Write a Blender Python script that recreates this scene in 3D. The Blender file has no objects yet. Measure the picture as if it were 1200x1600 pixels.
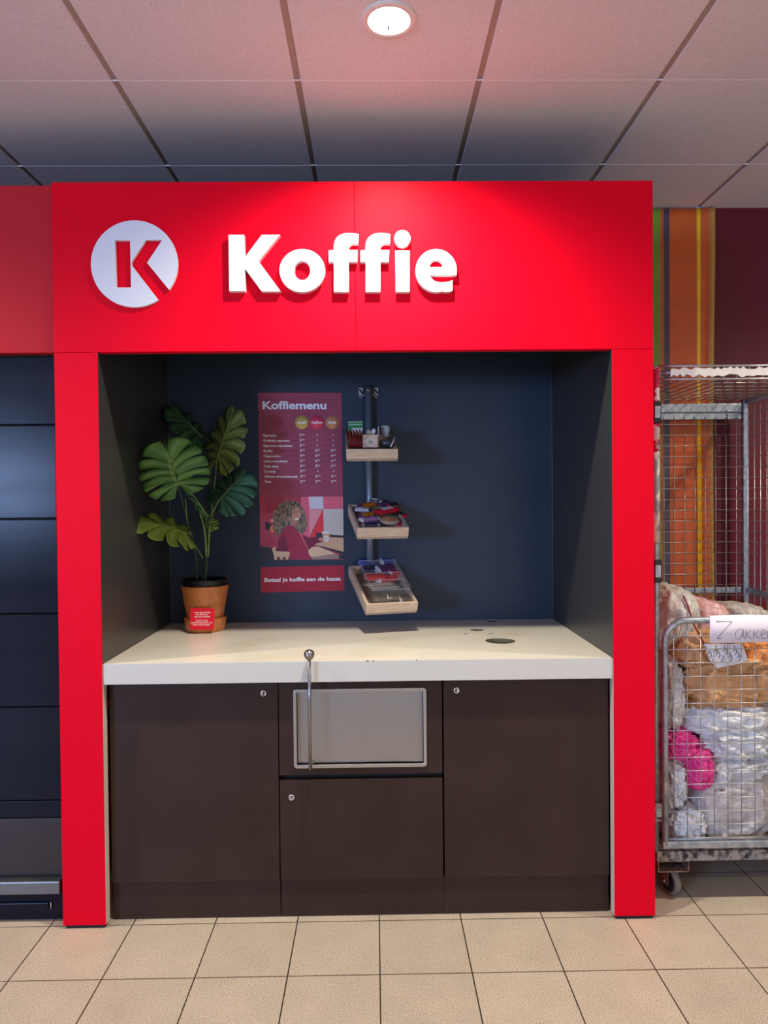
import bpy, bmesh, math, random
from mathutils import Vector, Matrix, noise, Euler
random.seed(7)
S = bpy.context.scene
COL = S.collection
PI = math.pi

# ------------------------------------------------------------------ camera
F = 1124.6; CAM = Vector((0.0, -2.5961, 1.5367)); YAW, PITCH, ROLL = -.0136, -.0150, -.0092
_Rz = Matrix.Rotation(YAW, 3, 'Z')
_r = _Rz @ Vector((1, 0, 0)); _f = _Rz @ Vector((0, math.cos(PITCH), math.sin(PITCH))); _u = _r.cross(_f)
CR = math.cos(ROLL) * _r + math.sin(ROLL) * _u
CU = -math.sin(ROLL) * _r + math.cos(ROLL) * _u
CF = _f
cd = bpy.data.cameras.new('camera'); cam = bpy.data.objects.new('camera', cd); COL.objects.link(cam)
m = Matrix((CR, CU, -CF)).transposed().to_4x4(); m.translation = CAM; cam.matrix_world = m
cd.sensor_fit = 'VERTICAL'; cd.sensor_height = 36; cd.sensor_width = 27; cd.lens = 36 * F / 1600
cd.clip_start = .02
S.camera = cam

def W(px, py, axis, v):
    """world point where the photo's pixel meets the plane axis = v"""
    d = CF + CR * ((px - 600) / F) - CU * ((py - 800) / F)
    return CAM + d * ((v - CAM[axis]) / d[axis])

# ------------------------------------------------------------------ light and exposure
S.view_settings.view_transform = 'Standard'; S.view_settings.look = 'None'
S.view_settings.gamma = 1; S.view_settings.use_curve_mapping = False
S.view_settings.exposure = 0.50
w = bpy.data.worlds.new('world'); S.world = w; w.use_nodes = True
w.node_tree.nodes['Background'].inputs[0].default_value = (.50, .66, 1.0, 1)
w.node_tree.nodes['Background'].inputs[1].default_value = .16

def light(name, kind, loc, energy, color=(1, 1, 1), target=None, **kw):
    d = bpy.data.lights.new(name, kind); d.energy = energy; d.color = color
    for k, v in kw.items(): setattr(d, k, v)
    o = bpy.data.objects.new(name, d); COL.objects.link(o); o.location = loc
    if target is not None:
        o.rotation_euler = (Vector(target) - Vector(loc)).to_track_quat('-Z', 'Y').to_euler()
    return o
WARM = (1.0, .86, .66)
# shop windows far behind the camera
light('shop_window_light', 'AREA', (-5.1, -6.8, 1.80), 225, (.36, .55, 1.0), (-.6, 0, 1.9), shape='RECTANGLE', size=1.7, size_y=.8)
light('shop_window_light', 'AREA', (3.2, -6.8, 1.5), 45, (1.0, .93, .90), (.3, 0, 1.4), shape='RECTANGLE', size=3.6, size_y=1.6)
# ceiling lamps behind the camera
for x in (-2.3, .1, 2.5):
    light('ceiling_lamp_light', 'SPOT', (x, -2.9, 2.9), 48, WARM, (x, -2.9, 0), spot_size=math.radians(150), spot_blend=1, shadow_soft_size=.06)
# the row of downlights in front of the kiosk
LAMPS = [(-2.344, -.50), (.056, -.50), (2.456, -.50)]
for x, y in LAMPS:
    light('downlight_beam', 'SPOT', (x, y, 2.925), 125, (1.0, .90, .74), (x, y, 0), spot_size=math.radians(146), spot_blend=1, shadow_soft_size=.035)

# ------------------------------------------------------------------ materials
def mat(name, color, rough=.5, metal=0, spec=.5, coat=0, emis=None, es=0, alpha=1, trans=0, ior=1.45):
    mt = bpy.data.materials.new(name); mt.use_nodes = True
    b = mt.node_tree.nodes['Principled BSDF']
    b.inputs['Base Color'].default_value = (*color, 1); b.inputs['Roughness'].default_value = rough
    b.inputs['Metallic'].default_value = metal; b.inputs['Specular IOR Level'].default_value = spec
    b.inputs['Coat Weight'].default_value = coat; b.inputs['Alpha'].default_value = alpha
    b.inputs['Transmission Weight'].default_value = trans; b.inputs['IOR'].default_value = ior
    if emis: b.inputs['Emission Color'].default_value = (*emis, 1); b.inputs['Emission Strength'].default_value = es
    return mt
def nt(mt): return mt.node_tree.nodes, mt.node_tree.links, mt.node_tree.nodes['Principled BSDF']
def srgb(r, g, b):
    f = lambda c: (c / 255 / 12.92) if c / 255 <= .04045 else ((c / 255 + .055) / 1.055) ** 2.4
    return (f(r), f(g), f(b))
def grain(mt, c1, c2, scale=80, detail=3, stretch=(1, 1, 1), lo=.35, hi=.65, bump=0, rlo=None, rhi=None, bdist=.002):
    """procedural two-tone noise, optional bump"""
    n, l, b = nt(mt)
    tc = n.new('ShaderNodeTexCoord'); mp = n.new('ShaderNodeMapping'); mp.inputs['Scale'].default_value = stretch
    l.new(tc.outputs['Object'], mp.inputs[0])
    nz = n.new('ShaderNodeTexNoise'); nz.inputs['Scale'].default_value = scale; nz.inputs['Detail'].default_value = detail
    l.new(mp.outputs[0], nz.inputs['Vector'])
    cr = n.new('ShaderNodeValToRGB'); cr.color_ramp.elements[0].position = lo; cr.color_ramp.elements[1].position = hi
    cr.color_ramp.elements[0].color = (*c1, 1); cr.color_ramp.elements[1].color = (*c2, 1)
    l.new(nz.outputs[0], cr.inputs[0]); l.new(cr.outputs[0], b.inputs['Base Color'])
    if bump:
        bp = n.new('ShaderNodeBump'); bp.inputs['Strength'].default_value = bump; bp.inputs['Distance'].default_value = bdist
        l.new(nz.outputs[0], bp.inputs['Height']); l.new(bp.outputs[0], b.inputs['Normal'])
    if rlo is not None:
        mr = n.new('ShaderNodeMapRange'); mr.inputs['To Min'].default_value = rlo; mr.inputs['To Max'].default_value = rhi
        l.new(nz.outputs[0], mr.inputs[0]); l.new(mr.outputs[0], b.inputs['Roughness'])
    return mt

M = {}
M['red'] = mat('red_laminate', (.78, .0, .016), .5, spec=.10)
M['red_left'] = mat('red_laminate_orange', (.50, .016, .024), .55, spec=.15)
M['rededge'] = mat('red_edge', (.8, .08, .10), .4)
M['cream_edge'] = mat('cream_board_edge', (.62, .55, .46), .6)
M['anth'] = grain(mat('anthracite_laminate', (.03, .036, .045), .42, spec=.35), (.027, .042, .072), (.036, .054, .090), 2.5, 3, rlo=.36, rhi=.46)
M['anth_side'] = mat('anthracite_side', (.038, .036, .036), .33, spec=.5)
M['black'] = mat('black', (.006, .006, .007), .6)
M['darkvoid'] = mat('dark_interior', (.012, .012, .010), .8)
M['olive'] = mat('cut_edge', (.085, .08, .05), .7)
M['brown'] = grain(mat('dark_brown_laminate', (.03, .02, .018), .45, spec=.25), (.035, .0185, .013), (.042, .023, .0165), 5, 4, rlo=.40, rhi=.52)
M['white_top'] = grain(mat('worktop_laminate', (.8, .78, .70), .22, spec=.5), (.72, .65, .49), (.82, .78, .67), 2.6, 4, lo=.26, hi=.46)
M['white_edge'] = mat('worktop_edge', (.62, .605, .545), .35)
M['white'] = mat('white_acrylic', (.70, .73, .79), .4)
M['letter_side'] = mat('letter_side', (.55, .02, .05), .5)
M['steel'] = grain(mat('brushed_steel', (.5, .5, .49), .3, 1), (.50, .50, .49), (.54, .54, .52), 60, 3, (1, 1, .03), rlo=.32, rhi=.36)
M['flap'] = mat('brushed_flap_steel', (.46, .46, .45), .42, 1)
n, l, b = nt(M['flap']); b.inputs['Anisotropic'].default_value = .95
tn = n.new('ShaderNodeCombineXYZ'); tn.inputs[0].default_value = 1; l.new(tn.outputs[0], b.inputs['Tangent'])
M['satin'] = mat('satin_steel', (.36, .33, .31), .28, 1)
M['chrome'] = mat('chrome', (.62, .62, .62), .16, 1)
M['pole'] = mat('grey_pole', (.20, .23, .28), .32, .35)
M['galv'] = grain(mat('galvanised', (.36, .40, .44), .42, .75), (.27, .31, .35), (.45, .49, .53), 40, 4, bump=.1)
M['wire'] = mat('zinc_wire', (.42, .42, .40), .35, .75)
M['rust'] = grain(mat('worn_deck_edge', (.2, .18, .16), .7, .3), (.045, .035, .03), (.36, .33, .30), 45, 6, lo=.38, hi=.6, bump=.4)
M['rustred'] = grain(mat('rusty_bracket', (.2, .1, .08), .6, .4), (.13, .07, .05), (.32, .22, .18), 60, 4)
M['rubber'] = grain(mat('grey_rubber', (.2, .18, .16), .7), (.11, .10, .085), (.19, .17, .14), 50, 4)
M['blackmetal'] = mat('dark_clamp', (.03, .03, .032), .4, .6)
M['shutter'] = grain(mat('dark_blue_panel', (.022, .022, .038), .22, spec=.13), (.007, .008, .015), (.011, .011, .019), 3, 4, (.5, 1, 3), rlo=.17, rhi=.26)
M['shutter_low'] = mat('dark_brown_panel', (.028, .019, .022), .4)
M['terra'] = grain(mat('terracotta_glazed', (.50, .16, .045), .3, spec=.6), (.46, .15, .04), (.58, .20, .06), 30, 4)
M['soil'] = mat('dark_soil', (.01, .009, .008), .9)
M['stem'] = grain(mat('plant_stem', (.1, .2, .04), .45), (.09, .17, .035), (.22, .32, .07), 25, 3)
M['stemdark'] = mat('plant_stem_dark', (.03, .055, .03), .5)
def leafmat(name, a, b, vein):
    mt = mat(name, a, .42, spec=.45); n, l, bs = nt(mt)
    tc = n.new('ShaderNodeTexCoord')
    nz = n.new('ShaderNodeTexNoise'); nz.inputs['Scale'].default_value = 9; l.new(tc.outputs['Object'], nz.inputs['Vector'])
    cr = n.new('ShaderNodeValToRGB'); cr.color_ramp.elements[0].position = .3; cr.color_ramp.elements[1].position = .7
    cr.color_ramp.elements[0].color = (*a, 1); cr.color_ramp.elements[1].color = (*b, 1)
    l.new(nz.outputs[0], cr.inputs[0])
    at = n.new('ShaderNodeAttribute'); at.attribute_name = 'vein'
    mx = n.new('ShaderNodeMix'); mx.data_type = 'RGBA'
    l.new(at.outputs['Fac'], mx.inputs['Factor']); l.new(cr.outputs[0], mx.inputs[6]); mx.inputs[7].default_value = (*vein, 1)
    l.new(mx.outputs[2], bs.inputs['Base Color'])
    return mt
M['leaf_a'] = leafmat('leaf_mid_green', (.05, .15, .028), (.085, .22, .04), (.20, .36, .10))
M['leaf_b'] = leafmat('leaf_olive', (.10, .15, .03), (.15, .19, .04), (.34, .44, .14))
M['leaf_c'] = leafmat('leaf_dark', (.018, .06, .028), (.03, .09, .035), (.08, .15, .07))
M['leaf_d'] = leafmat('leaf_blue_green', (.03, .10, .05), (.05, .15, .075), (.12, .22, .12))
M['leaf_e'] = leafmat('leaf_lime', (.13, .22, .02), (.19, .29, .03), (.28, .38, .09))
M['poster'] = grain(mat('poster_burgundy', (.26, .05, .09), .35, spec=.35), (.32, .065, .115), (.37, .075, .13), 6, 2)
M['poster2'] = mat('sticker_burgundy', (.42, .025, .055), .35, spec=.35)
M['print_white'] = mat('printed_white', (.88, .85, .92), .5)
M['print_line'] = mat('printed_line', (.50, .20, .28), .5)
M['wood'] = None
def wood(name, a, b):
    mt = mat(name, a, .5); return grain(mt, a, b, 14, 5, (1.2, 9, 9), lo=.3, hi=.7, bump=.05)
M['wood'] = wood('pale_ash_wood', (.50, .36, .25), (.66, .51, .38))
M['wood_in'] = wood('tray_inner_wood', (.30, .22, .15), (.42, .32, .23))
M['acrylic'] = mat('clear_acrylic', (.45, .47, .48), .08, spec=.3, alpha=.06)
M['rim'] = mat('acrylic_rim', (.70, .70, .68), .2, alpha=.8)
M['mural'] = mat('burgundy_wall', (.115, .0015, .010), .55)
def plain(name, c, r=.5, **k):
    M[name] = mat(name, c, r, **k); return M[name]

# ------------------------------------------------------------------ mesh helpers
class MB:
    """collects shapes with material slots and builds ONE mesh object"""
    def __init__(s): s.bm = bmesh.new(); s.mats = []
    def mi(s, m):
        if m not in s.mats: s.mats.append(m)
        return s.mats.index(m)
    def _fin(s, faces, m, smooth=False):
        k = s.mi(m)
        for f in faces: f.material_index = k; f.smooth = smooth
    def box(s, lo, hi, m, bevel=0, mtx=None, seg=2):
        c = [(a + b) / 2 for a, b in zip(lo, hi)]; d = [abs(b - a) for a, b in zip(lo, hi)]
        t = bmesh.new(); bmesh.ops.create_cube(t, size=1)
        for v in t.verts: v.co = Vector((v.co.x * d[0] + c[0], v.co.y * d[1] + c[1], v.co.z * d[2] + c[2]))
        if bevel: bmesh.ops.bevel(t, geom=t.edges[:], offset=min(bevel, min(d) * .45), segments=seg, profile=.5, affect='EDGES')
        if mtx is not None: bmesh.ops.transform(t, matrix=mtx, verts=t.verts)
        s.absorb(t, m)
    def absorb(s, t, m, smooth=False):
        vm = {v: s.bm.verts.new(v.co) for v in t.verts}
        fs = []
        for f in t.faces:
            try: fs.append(s.bm.faces.new([vm[v] for v in f.verts]))
            except ValueError: pass
        s._fin(fs, m, smooth); t.free()
    def mesh(s, me, m, mtx=None):
        t = bmesh.new(); t.from_mesh(me)
        if mtx is not None: bmesh.ops.transform(t, matrix=mtx, verts=t.verts)
        s.absorb(t, m)
    def tube(s, pts, r, m, seg=8, cap=True, closed=False):
        pts = [Vector(p) for p in pts]; n = len(pts); rr = r if isinstance(r, (list, tuple)) else [r] * n
        rings = []; prev = None
        for i, p in enumerate(pts):
            if closed: d = (pts[(i + 1) % n] - pts[i - 1])
            else: d = (pts[min(i + 1, n - 1)] - pts[max(i - 1, 0)])
            if d.length < 1e-9: d = Vector((0, 0, 1))
            d.normalize()
            if prev is None:
                a = Vector((0, 0, 1)) if abs(d.z) < .9 else Vector((1, 0, 0)); x = d.cross(a).normalized()
            else: x = (prev - d * prev.dot(d)).normalized()
            prev = x; y = d.cross(x)
            rings.append([s.bm.verts.new(p + (x * math.cos(2 * PI * k / seg) + y * math.sin(2 * PI * k / seg)) * rr[i]) for k in range(seg)])
        fs = []
        for i in range(n if closed else n - 1):
            a, b = rings[i], rings[(i + 1) % n]
            for k in range(seg): fs.append(s.bm.faces.new([a[k], a[(k + 1) % seg], b[(k + 1) % seg], b[k]]))
        s._fin(fs, m, True)
        if cap and not closed:
            s._fin([s.bm.faces.new(rings[0][::-1]), s.bm.faces.new(rings[-1])], m)
    def lathe(s, prof, m, c=(0, 0, 0), seg=40, mtx=None, smooth=True):
        """prof: (r, z) list about +Z"""
        c = Vector(c); rings = []
        for r, z in prof:
            if r < 1e-6: rings.append([s.bm.verts.new(c + Vector((0, 0, z)))])
            else: rings.append([s.bm.verts.new(c + Vector((r * math.cos(2 * PI * k / seg), r * math.sin(2 * PI * k / seg), z))) for k in range(seg)])
        fs = []
        for a, b in zip(rings, rings[1:]):
            for k in range(seg):
                k2 = (k + 1) % seg
                if len(a) == 1 and len(b) == 1: continue
                if len(a) == 1: fs.append(s.bm.faces.new([a[0], b[k2], b[k]]))
                elif len(b) == 1: fs.append(s.bm.faces.new([a[k], a[k2], b[0]]))
                else: fs.append(s.bm.faces.new([a[k], a[k2], b[k2], b[k]]))
        s._fin(fs, m, smooth)
        if mtx is not None:
            vs = [v for r in rings for v in r]
            bmesh.ops.transform(s.bm, matrix=mtx, verts=vs)
    def ball(s, c, r, m, sc=(1, 1, 1), sub=3):
        t = bmesh.new(); bmesh.ops.create_icosphere(t, subdivisions=sub, radius=r)
        for v in t.verts: v.co = Vector((v.co.x * sc[0], v.co.y * sc[1], v.co.z * sc[2])) + Vector(c)
        s.absorb(t, m, True)
    def poly(s, pts, m):
        f = s.bm.faces.new([s.bm.verts.new(Vector(p)) for p in pts]); s._fin([f], m); return f
    def build(s, name, parent=None, loc=None):
        bmesh.ops.recalc_face_normals(s.bm, faces=s.bm.faces)
        me = bpy.data.meshes.new(name); s.bm.to_mesh(me); s.bm.free()
        for mm in s.mats: me.materials.append(mm)
        o = bpy.data.objects.new(name, me); COL.objects.link(o)
        if parent is not None:
            o.parent = parent; bpy.context.view_layer.update(); o.matrix_parent_inverse = parent.matrix_world.inverted()
        return o

def tag(o, label=None, cat=None, group=None, kind=None):
    if label: o['label'] = label
    if cat: o['category'] = cat
    if group: o['group'] = group
    if kind: o['kind'] = kind
    return o
def empty(name, loc, label, cat, group=None, rot=None, mtx=None):
    o = bpy.data.objects.new(name, None); COL.objects.link(o); o.empty_display_size = .05
    if mtx is not None: o.matrix_world = mtx
    else:
        o.location = loc
        if rot: o.rotation_euler = rot
    bpy.context.view_layer.update()
    return tag(o, label, cat, group)
def eb(name, mb, parent=None): return mb.build(name, parent)
def copy_tree(o, parent=None):
    c = o.copy(); COL.objects.link(c)
    if parent is not None: c.parent = parent
    for ch in list(o.children): copy_tree(ch, c)
    return c

def outline_mesh(loops, depth, bevel=0.0):
    """filled 2D loops (even-odd holes) extruded; result in XY, thickness along Z centred"""
    cu = bpy.data.curves.new('o', 'CURVE'); cu.dimensions = '2D'; cu.fill_mode = 'BOTH'
    cu.extrude = depth / 2; cu.bevel_depth = bevel; cu.bevel_resolution = 1; cu.offset = -bevel
    for lp in loops:
        sp = cu.splines.new('POLY'); sp.points.add(len(lp) - 1); sp.use_cyclic_u = True
        for p, q in zip(sp.points, lp): p.co = (q[0], q[1], 0, 1)
    o = bpy.data.objects.new('o', cu); COL.objects.link(o)
    me = bpy.data.meshes.new_from_object(o.evaluated_get(bpy.context.evaluated_depsgraph_get()))
    bpy.data.objects.remove(o); return me
def text_mesh(body, size, bold=0, depth=.0006, align='LEFT', width=None, spacing=1):
    cu = bpy.data.curves.new('t', 'FONT'); cu.body = body; cu.size = size; cu.offset = bold; cu.extrude = depth / 2
    cu.align_x = align; cu.align_y = 'BOTTOM_BASELINE'; cu.space_character = spacing; cu.resolution_u = 3
    o = bpy.data.objects.new('t', cu); COL.objects.link(o)
    me = bpy.data.meshes.new_from_object(o.evaluated_get(bpy.context.evaluated_depsgraph_get()))
    bpy.data.objects.remove(o)
    if width and len(me.vertices):
        xs = [v.co.x for v in me.vertices]; k = width / (max(xs) - min(xs))
        c = {'LEFT': min(xs), 'CENTER': (min(xs) + max(xs)) / 2, 'RIGHT': max(xs)}[align]
        for v in me.vertices: v.co.x = (v.co.x - c) * k
    return me
UP = Matrix.Rotation(PI / 2, 4, 'X')            # XY plane -> XZ plane facing -Y
def T(x, y, z): return Matrix.Translation((x, y, z))
def arc(cx, cy, rx, ry, a0, a1, n=16):
    return [(cx + rx * math.cos(math.radians(a0 + (a1 - a0) * i / n)), cy + ry * math.sin(math.radians(a0 + (a1 - a0) * i / n))) for i in range(n + 1)]

# ================================================================== THE SETTING
HC = 2.9246; KX0, KX1 = -1.1396, 1.0145; XI0, XI1 = -.9837, .8632; YB = .869; ZC = .9594; ZS = 2.079; ZT = 2.683
# floor: beige speckled 30 cm tiles
fm = mat('floor_tiles', (.5, .4, .3), .42, spec=.4); n, l, b = nt(fm)
tc = n.new('ShaderNodeTexCoord'); sx = n.new('ShaderNodeSeparateXYZ'); l.new(tc.outputs['Object'], sx.inputs[0])
def mth(op, a, bb=None):
    q = n.new('ShaderNodeMath'); q.operation = op
    for i, v in enumerate((a, bb)):
        if v is None: continue
        if isinstance(v, (int, float)): q.inputs[i].default_value = v
        else: l.new(v, q.inputs[i])
    return q.outputs[0]
def gridline(sock, off, wd):
    t = mth('SUBTRACT', sock, off); t = mth('DIVIDE', t, .3); t = mth('FRACT', mth('ADD', t, .5)); t = mth('ABSOLUTE', mth('SUBTRACT', t, .5))
    return mth('LESS_THAN', t, wd / .3 / 2)
g = mth('MAXIMUM', gridline(sx.outputs[0], -1.1952, .0042), gridline(sx.outputs[1], -.2817, .0038))
v1 = n.new('ShaderNodeTexNoise'); v1.inputs['Scale'].default_value = 330; v1.inputs['Detail'].default_value = 2; l.new(tc.outputs['Object'], v1.inputs['Vector'])
v2 = n.new('ShaderNodeTexNoise'); v2.inputs['Scale'].default_value = 6; v2.inputs['Detail'].default_value = 4; l.new(tc.outputs['Object'], v2.inputs['Vector'])
cr = n.new('ShaderNodeValToRGB'); e = cr.color_ramp.elements; e[0].position = .36; e[0].color = (.20, .155, .11, 1); e[1].position = .62; e[1].color = (.60, .52, .42, 1)
q = e.new(.45); q.color = (.47, .385, .29, 1)
l.new(v1.outputs[0], cr.inputs[0])
# one shade per tile
tx = mth('FLOOR', mth('DIVIDE', mth('SUBTRACT', sx.outputs[0], -1.1952), .3)); ty = mth('FLOOR', mth('DIVIDE', mth('SUBTRACT', sx.outputs[1], -.2817), .3))
cb = n.new('ShaderNodeCombineXYZ'); l.new(tx, cb.inputs[0]); l.new(ty, cb.inputs[1])
wn = n.new('ShaderNodeTexWhiteNoise'); l.new(cb.outputs[0], wn.inputs[0])
sh = mth('ADD', mth('MULTIPLY', wn.outputs[0], .10), mth('MULTIPLY', v2.outputs[0], .30)); sh = mth('ADD', sh, .80)
mm = n.new('ShaderNodeMix'); mm.data_type = 'RGBA'; mm.blend_type = 'MULTIPLY'; mm.inputs[0].default_value = 1
l.new(cr.outputs[0], mm.inputs[6]); l.new(sh, mm.inputs[7])
m2 = n.new('ShaderNodeMix'); m2.data_type = 'RGBA'; l.new(g, m2.inputs[0]); l.new(mm.outputs[2], m2.inputs[6]); m2.inputs[7].default_value = (.035, .025, .018, 1)
l.new(m2.outputs[2], b.inputs['Base Color'])
bp = n.new('ShaderNodeBump'); bp.inputs['Strength'].default_value = .5; bp.inputs['Distance'].default_value = .002
l.new(mth('SUBTRACT', 1, g), bp.inputs['Height']); l.new(bp.outputs[0], b.inputs['Normal'])
mb = MB(); mb.box((-6, -8, -.05), (6, 1.0, 0), fm); tag(mb.build('floor'), kind='structure')

mb = MB(); mb.box((KX1 + .02, .846, 0), (6, .98, HC), M['mural']); tag(mb.build('wall_back'), kind='structure')
mb = MB(); mb.box((-6, .90, 0), (KX1 + .02, .98, HC), mat('hidden_wall', (.3, .3, .3), .8)); tag(mb.build('wall_left'), kind='structure')

# ceiling: 60 cm tiles with a broad seam one way and a narrow one the other
tile = grain(mat('ceiling_tile', (.72, .68, .66), .9, spec=.1), (.66, .61, .64), (.79, .73, .76), 260, 2, bump=.15, bdist=.001)
tbar = mat('ceiling_runner', (.40, .33, .30), .6)
lit_edge = mat('ceiling_lit_edge', (.9, .88, .9), .4)  # white strips painting the light caught by tile edges at the narrow seams
mb = MB()
CX, CY = -.8389, -.2011
for i in range(-8, 11):
    for j in range(-12, 2):
        x0, y0 = CX + .6 * i, CY + .6 * j; x1, y1 = x0 + .6, y0 + .6
        if x0 < -5.6 or x1 > 5.7: continue
        hole = None
        for lx, ly in LAMPS:
            if x0 < lx < x1 and y0 < ly < y1: hole = (lx, ly)
        a, c_ = x0 + .0105, x1 - .0105; d_, e_ = y0 + .0022, min(y1 - .0022, .846)
        if hole:
            lp = [(a, d_), (c_, d_), (c_, e_), (a, e_)]
            mb.mesh(outline_mesh([lp, arc(hole[0], hole[1], .068, .068, 0, 360, 40)[:-1]], .014), tile, T(0, 0, HC + .007))
        else:
            mb.box((a, d_, HC), (c_, e_, HC + .014), tile, .0015, seg=1)
for i in range(-8, 12):
    x = CX + .6 * i
    if -5.7 < x < 5.8: mb.box((x - .0135, -7.6, HC + .007), (x + .0135, .846, HC + .016), tbar)
for j in range(-12, 2):
    y = CY + .6 * j
    if y > -7.6: mb.box((-5.6, y - .0012, HC - .0006), (5.7, y + .0018, HC + .004), lit_edge)
mb.box((-6, -8, HC + .10), (6, .98, HC + .14), M['black'])
tag(mb.build('ceiling'), kind='structure')

# downlights
glow = mat('lamp_glass', (1, 1, 1), .4, emis=(1, .97, .93), es=5)
ringm = mat('lamp_trim_white', (.74, .70, .68), .35)
refl = mat('lamp_reflector', (.55, .62, .78), .25, .6)
for k, (x, y) in enumerate(LAMPS):
    t = empty('downlight', (x, y, HC), ['round recessed ceiling lamp left of the kiosk', 'round recessed ceiling lamp glowing above the coffee kiosk', 'round recessed ceiling lamp right of the kiosk, over the cage'][k], 'ceiling lamp')
    mb = MB(); mb.lathe([(.059, .012), (.059, -.002), (.063, -.0055), (.080, -.0045), (.083, -.001), (.083, .0), (.066, .0), (.066, .012)], ringm, (x, y, HC), 56); mb.build('trim_ring', t)
    mb = MB(); mb.lathe([(.0585, .0), (.0585, .003), (.054, .060)], refl, (x, y, HC), 48); mb.build('reflector', t)
    mb = MB(); mb.lathe([(0, .030), (.02, .029), (.038, .034), (.044, .042), (.0445, .055)], glow, (x, y, HC), 40); mb.build('lamp_glass', t)
    mb = MB(); mb.box((x - .003, y + .046, HC + .012), (x + .003, y + .056, HC + .05), refl, .001); mb.build('clip', t)

# ================================================================== COFFEE KIOSK (furniture shell)
K = empty('coffee_kiosk', (0, .4, 0), 'tall red framed coffee kiosk surround with a dark recessed niche', 'kiosk')
B = .0016
for x0, x1 in ((KX0, -.0606), (-.0600, KX1)):
    mb = MB(); mb.box((x0, 0, ZS), (x1, .036, ZT), M['red'], B); mb.build('header_panel', K)
for x0, x1, s in ((KX0, XI0 - .0012, 1), (XI1 + .0012, KX1, -1)):
    mb = MB(); mb.box((x0, 0, .012), (x1, .038, ZS - .0012), M['red'], B); pil = mb.build('pillar', K)
    xe = x1 if s == 1 else x0
    mb = MB(); mb.box((min(xe, xe + s * .0012), .002, .014), (max(xe, xe + s * .0012), .038, ZC - .004), M['cream_edge']); tag(mb.build('edge_band', pil), 'cream bare edge of the pillar board')
    mb = MB(); mb.box((x0 + .01, .006, 0), (x1 - .006, .036, .0115), M['black']); mb.build('foot', pil)
for x0, x1 in ((KX0 + .002, KX0 + .02), (KX1 - .02, KX1 - .002)):
    mb = MB(); mb.box((x0, .0385, .0), (x1, YB, ZT - .001), M['red']); mb.build('outer_side_panel', K)
mb = MB(); mb.box((KX0 + .02, .0365, ZT - .02), (KX1 - .02, YB, ZT - .001), M['black']); mb.build('top_board', K)
mb = MB(); mb.box((XI0 - .012, .0024, ZC + .001), (XI0, YB, ZT - .03), M['anth_side']); tag(mb.build('side_panel', K), 'dark left side panel of the niche')
mb = MB(); mb.box((XI1, .0024, ZC + .001), (XI1 + .012, YB, ZT - .03), M['anth_side']); tag(mb.build('side_panel', K), 'dark grey right side panel of the niche')
mb = MB(); mb.box((XI0 - .012, YB, 0), (XI1 + .012, YB + .02, ZT - .03), M['anth']); tag(mb.build('back_panel', K), 'blue-grey back panel of the niche')
mb = MB(); mb.box((XI0 - .01, .0365, ZS), (XI1 + .01, .05, ZT - .04), M['black']); mb.build('header_backing', K)
for x in (XI0 + .0025, XI1 - .0025):
    mb = MB(); mb.tube([(x, YB - .002, ZC + .02), (x, YB - .002, ZS + .3)], .0016, mat('silicone_seam', (.16, .17, .19), .4), 6); mb.build('corner_seam', K)

# circle logo, coordinates in the zoomed crop (x 3.333 from 100,320)
def zpt(x, y, s, ox, oy): p = W(x / s + ox, y / s + oy, 1, 0); return (p.x, p.z)
s_ = 10 / 3
cx_, cy_, rr_ = 372, 313, 225
a1 = math.degrees(math.atan2(-(450 - cy_), 555 - cx_)); a2 = math.degrees(math.atan2(-(503 - cy_), 498 - cx_)) + 360
out = [zpt(cx_ + rr_ * math.cos(math.radians(a1 + (a2 - a1) * i / 70)), cy_ - rr_ * math.sin(math.radians(a1 + (a2 - a1) * i / 70)), s_, 100, 320) for i in range(71)]
out += [zpt(x, y, s_, 100, 320) for x, y in ((358, 320), (358, 302), (432, 190), (516, 190), (438, 308))]
hole = [zpt(x, y, s_, 100, 320) for x, y in ((272, 192), (350, 192), (355, 436), (279, 436))]
mb = MB(); mb.mesh(outline_mesh([out, hole], .012, .0), M['white'], T(0, -.0062, 0) @ UP)
tag(mb.build('circle_logo_sign'), 'white disc sign with a cut-out letter K on the red header', 'sign')

# raised letters, coordinates in the crop x3 from 340,340
LT = empty('lettering_sign', (-.1, -.002, 2.28), 'raised white letters reading Koffie on the red header', 'sign')
def L3(pts): return [zpt(x, y, 3, 340, 340) for x, y in pts]
def iarc(cx, cy, rx, ry, a0, a1, n=16): return [(x, 2 * cy - y) for x, y in arc(cx, cy, rx, ry, a0, a1, n)]
def bez(p0, p1, p2, p3, n=8):
    return [tuple((1 - t) ** 3 * a + 3 * (1 - t) ** 2 * t * b_ + 3 * (1 - t) * t * t * c + t ** 3 * d for a, b_, c, d in zip(p0, p1, p2, p3)) for t in [i / n for i in range(n + 1)]]
def fshape(dx):
    p = [(547, 357), (547, 218), (523, 218), (523, 165), (546, 163)] + bez((546, 150), (546, 100), (580, 84), (612, 84)) + bez((612, 84), (635, 84), (650, 86), (662, 89)) + [(660, 134)] + bez((660, 134), (640, 129), (617, 128), (615, 163)) + [(657, 163), (655, 218), (616, 218), (616, 357)]
    return [(x + dx, y) for x, y in p]
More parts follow.
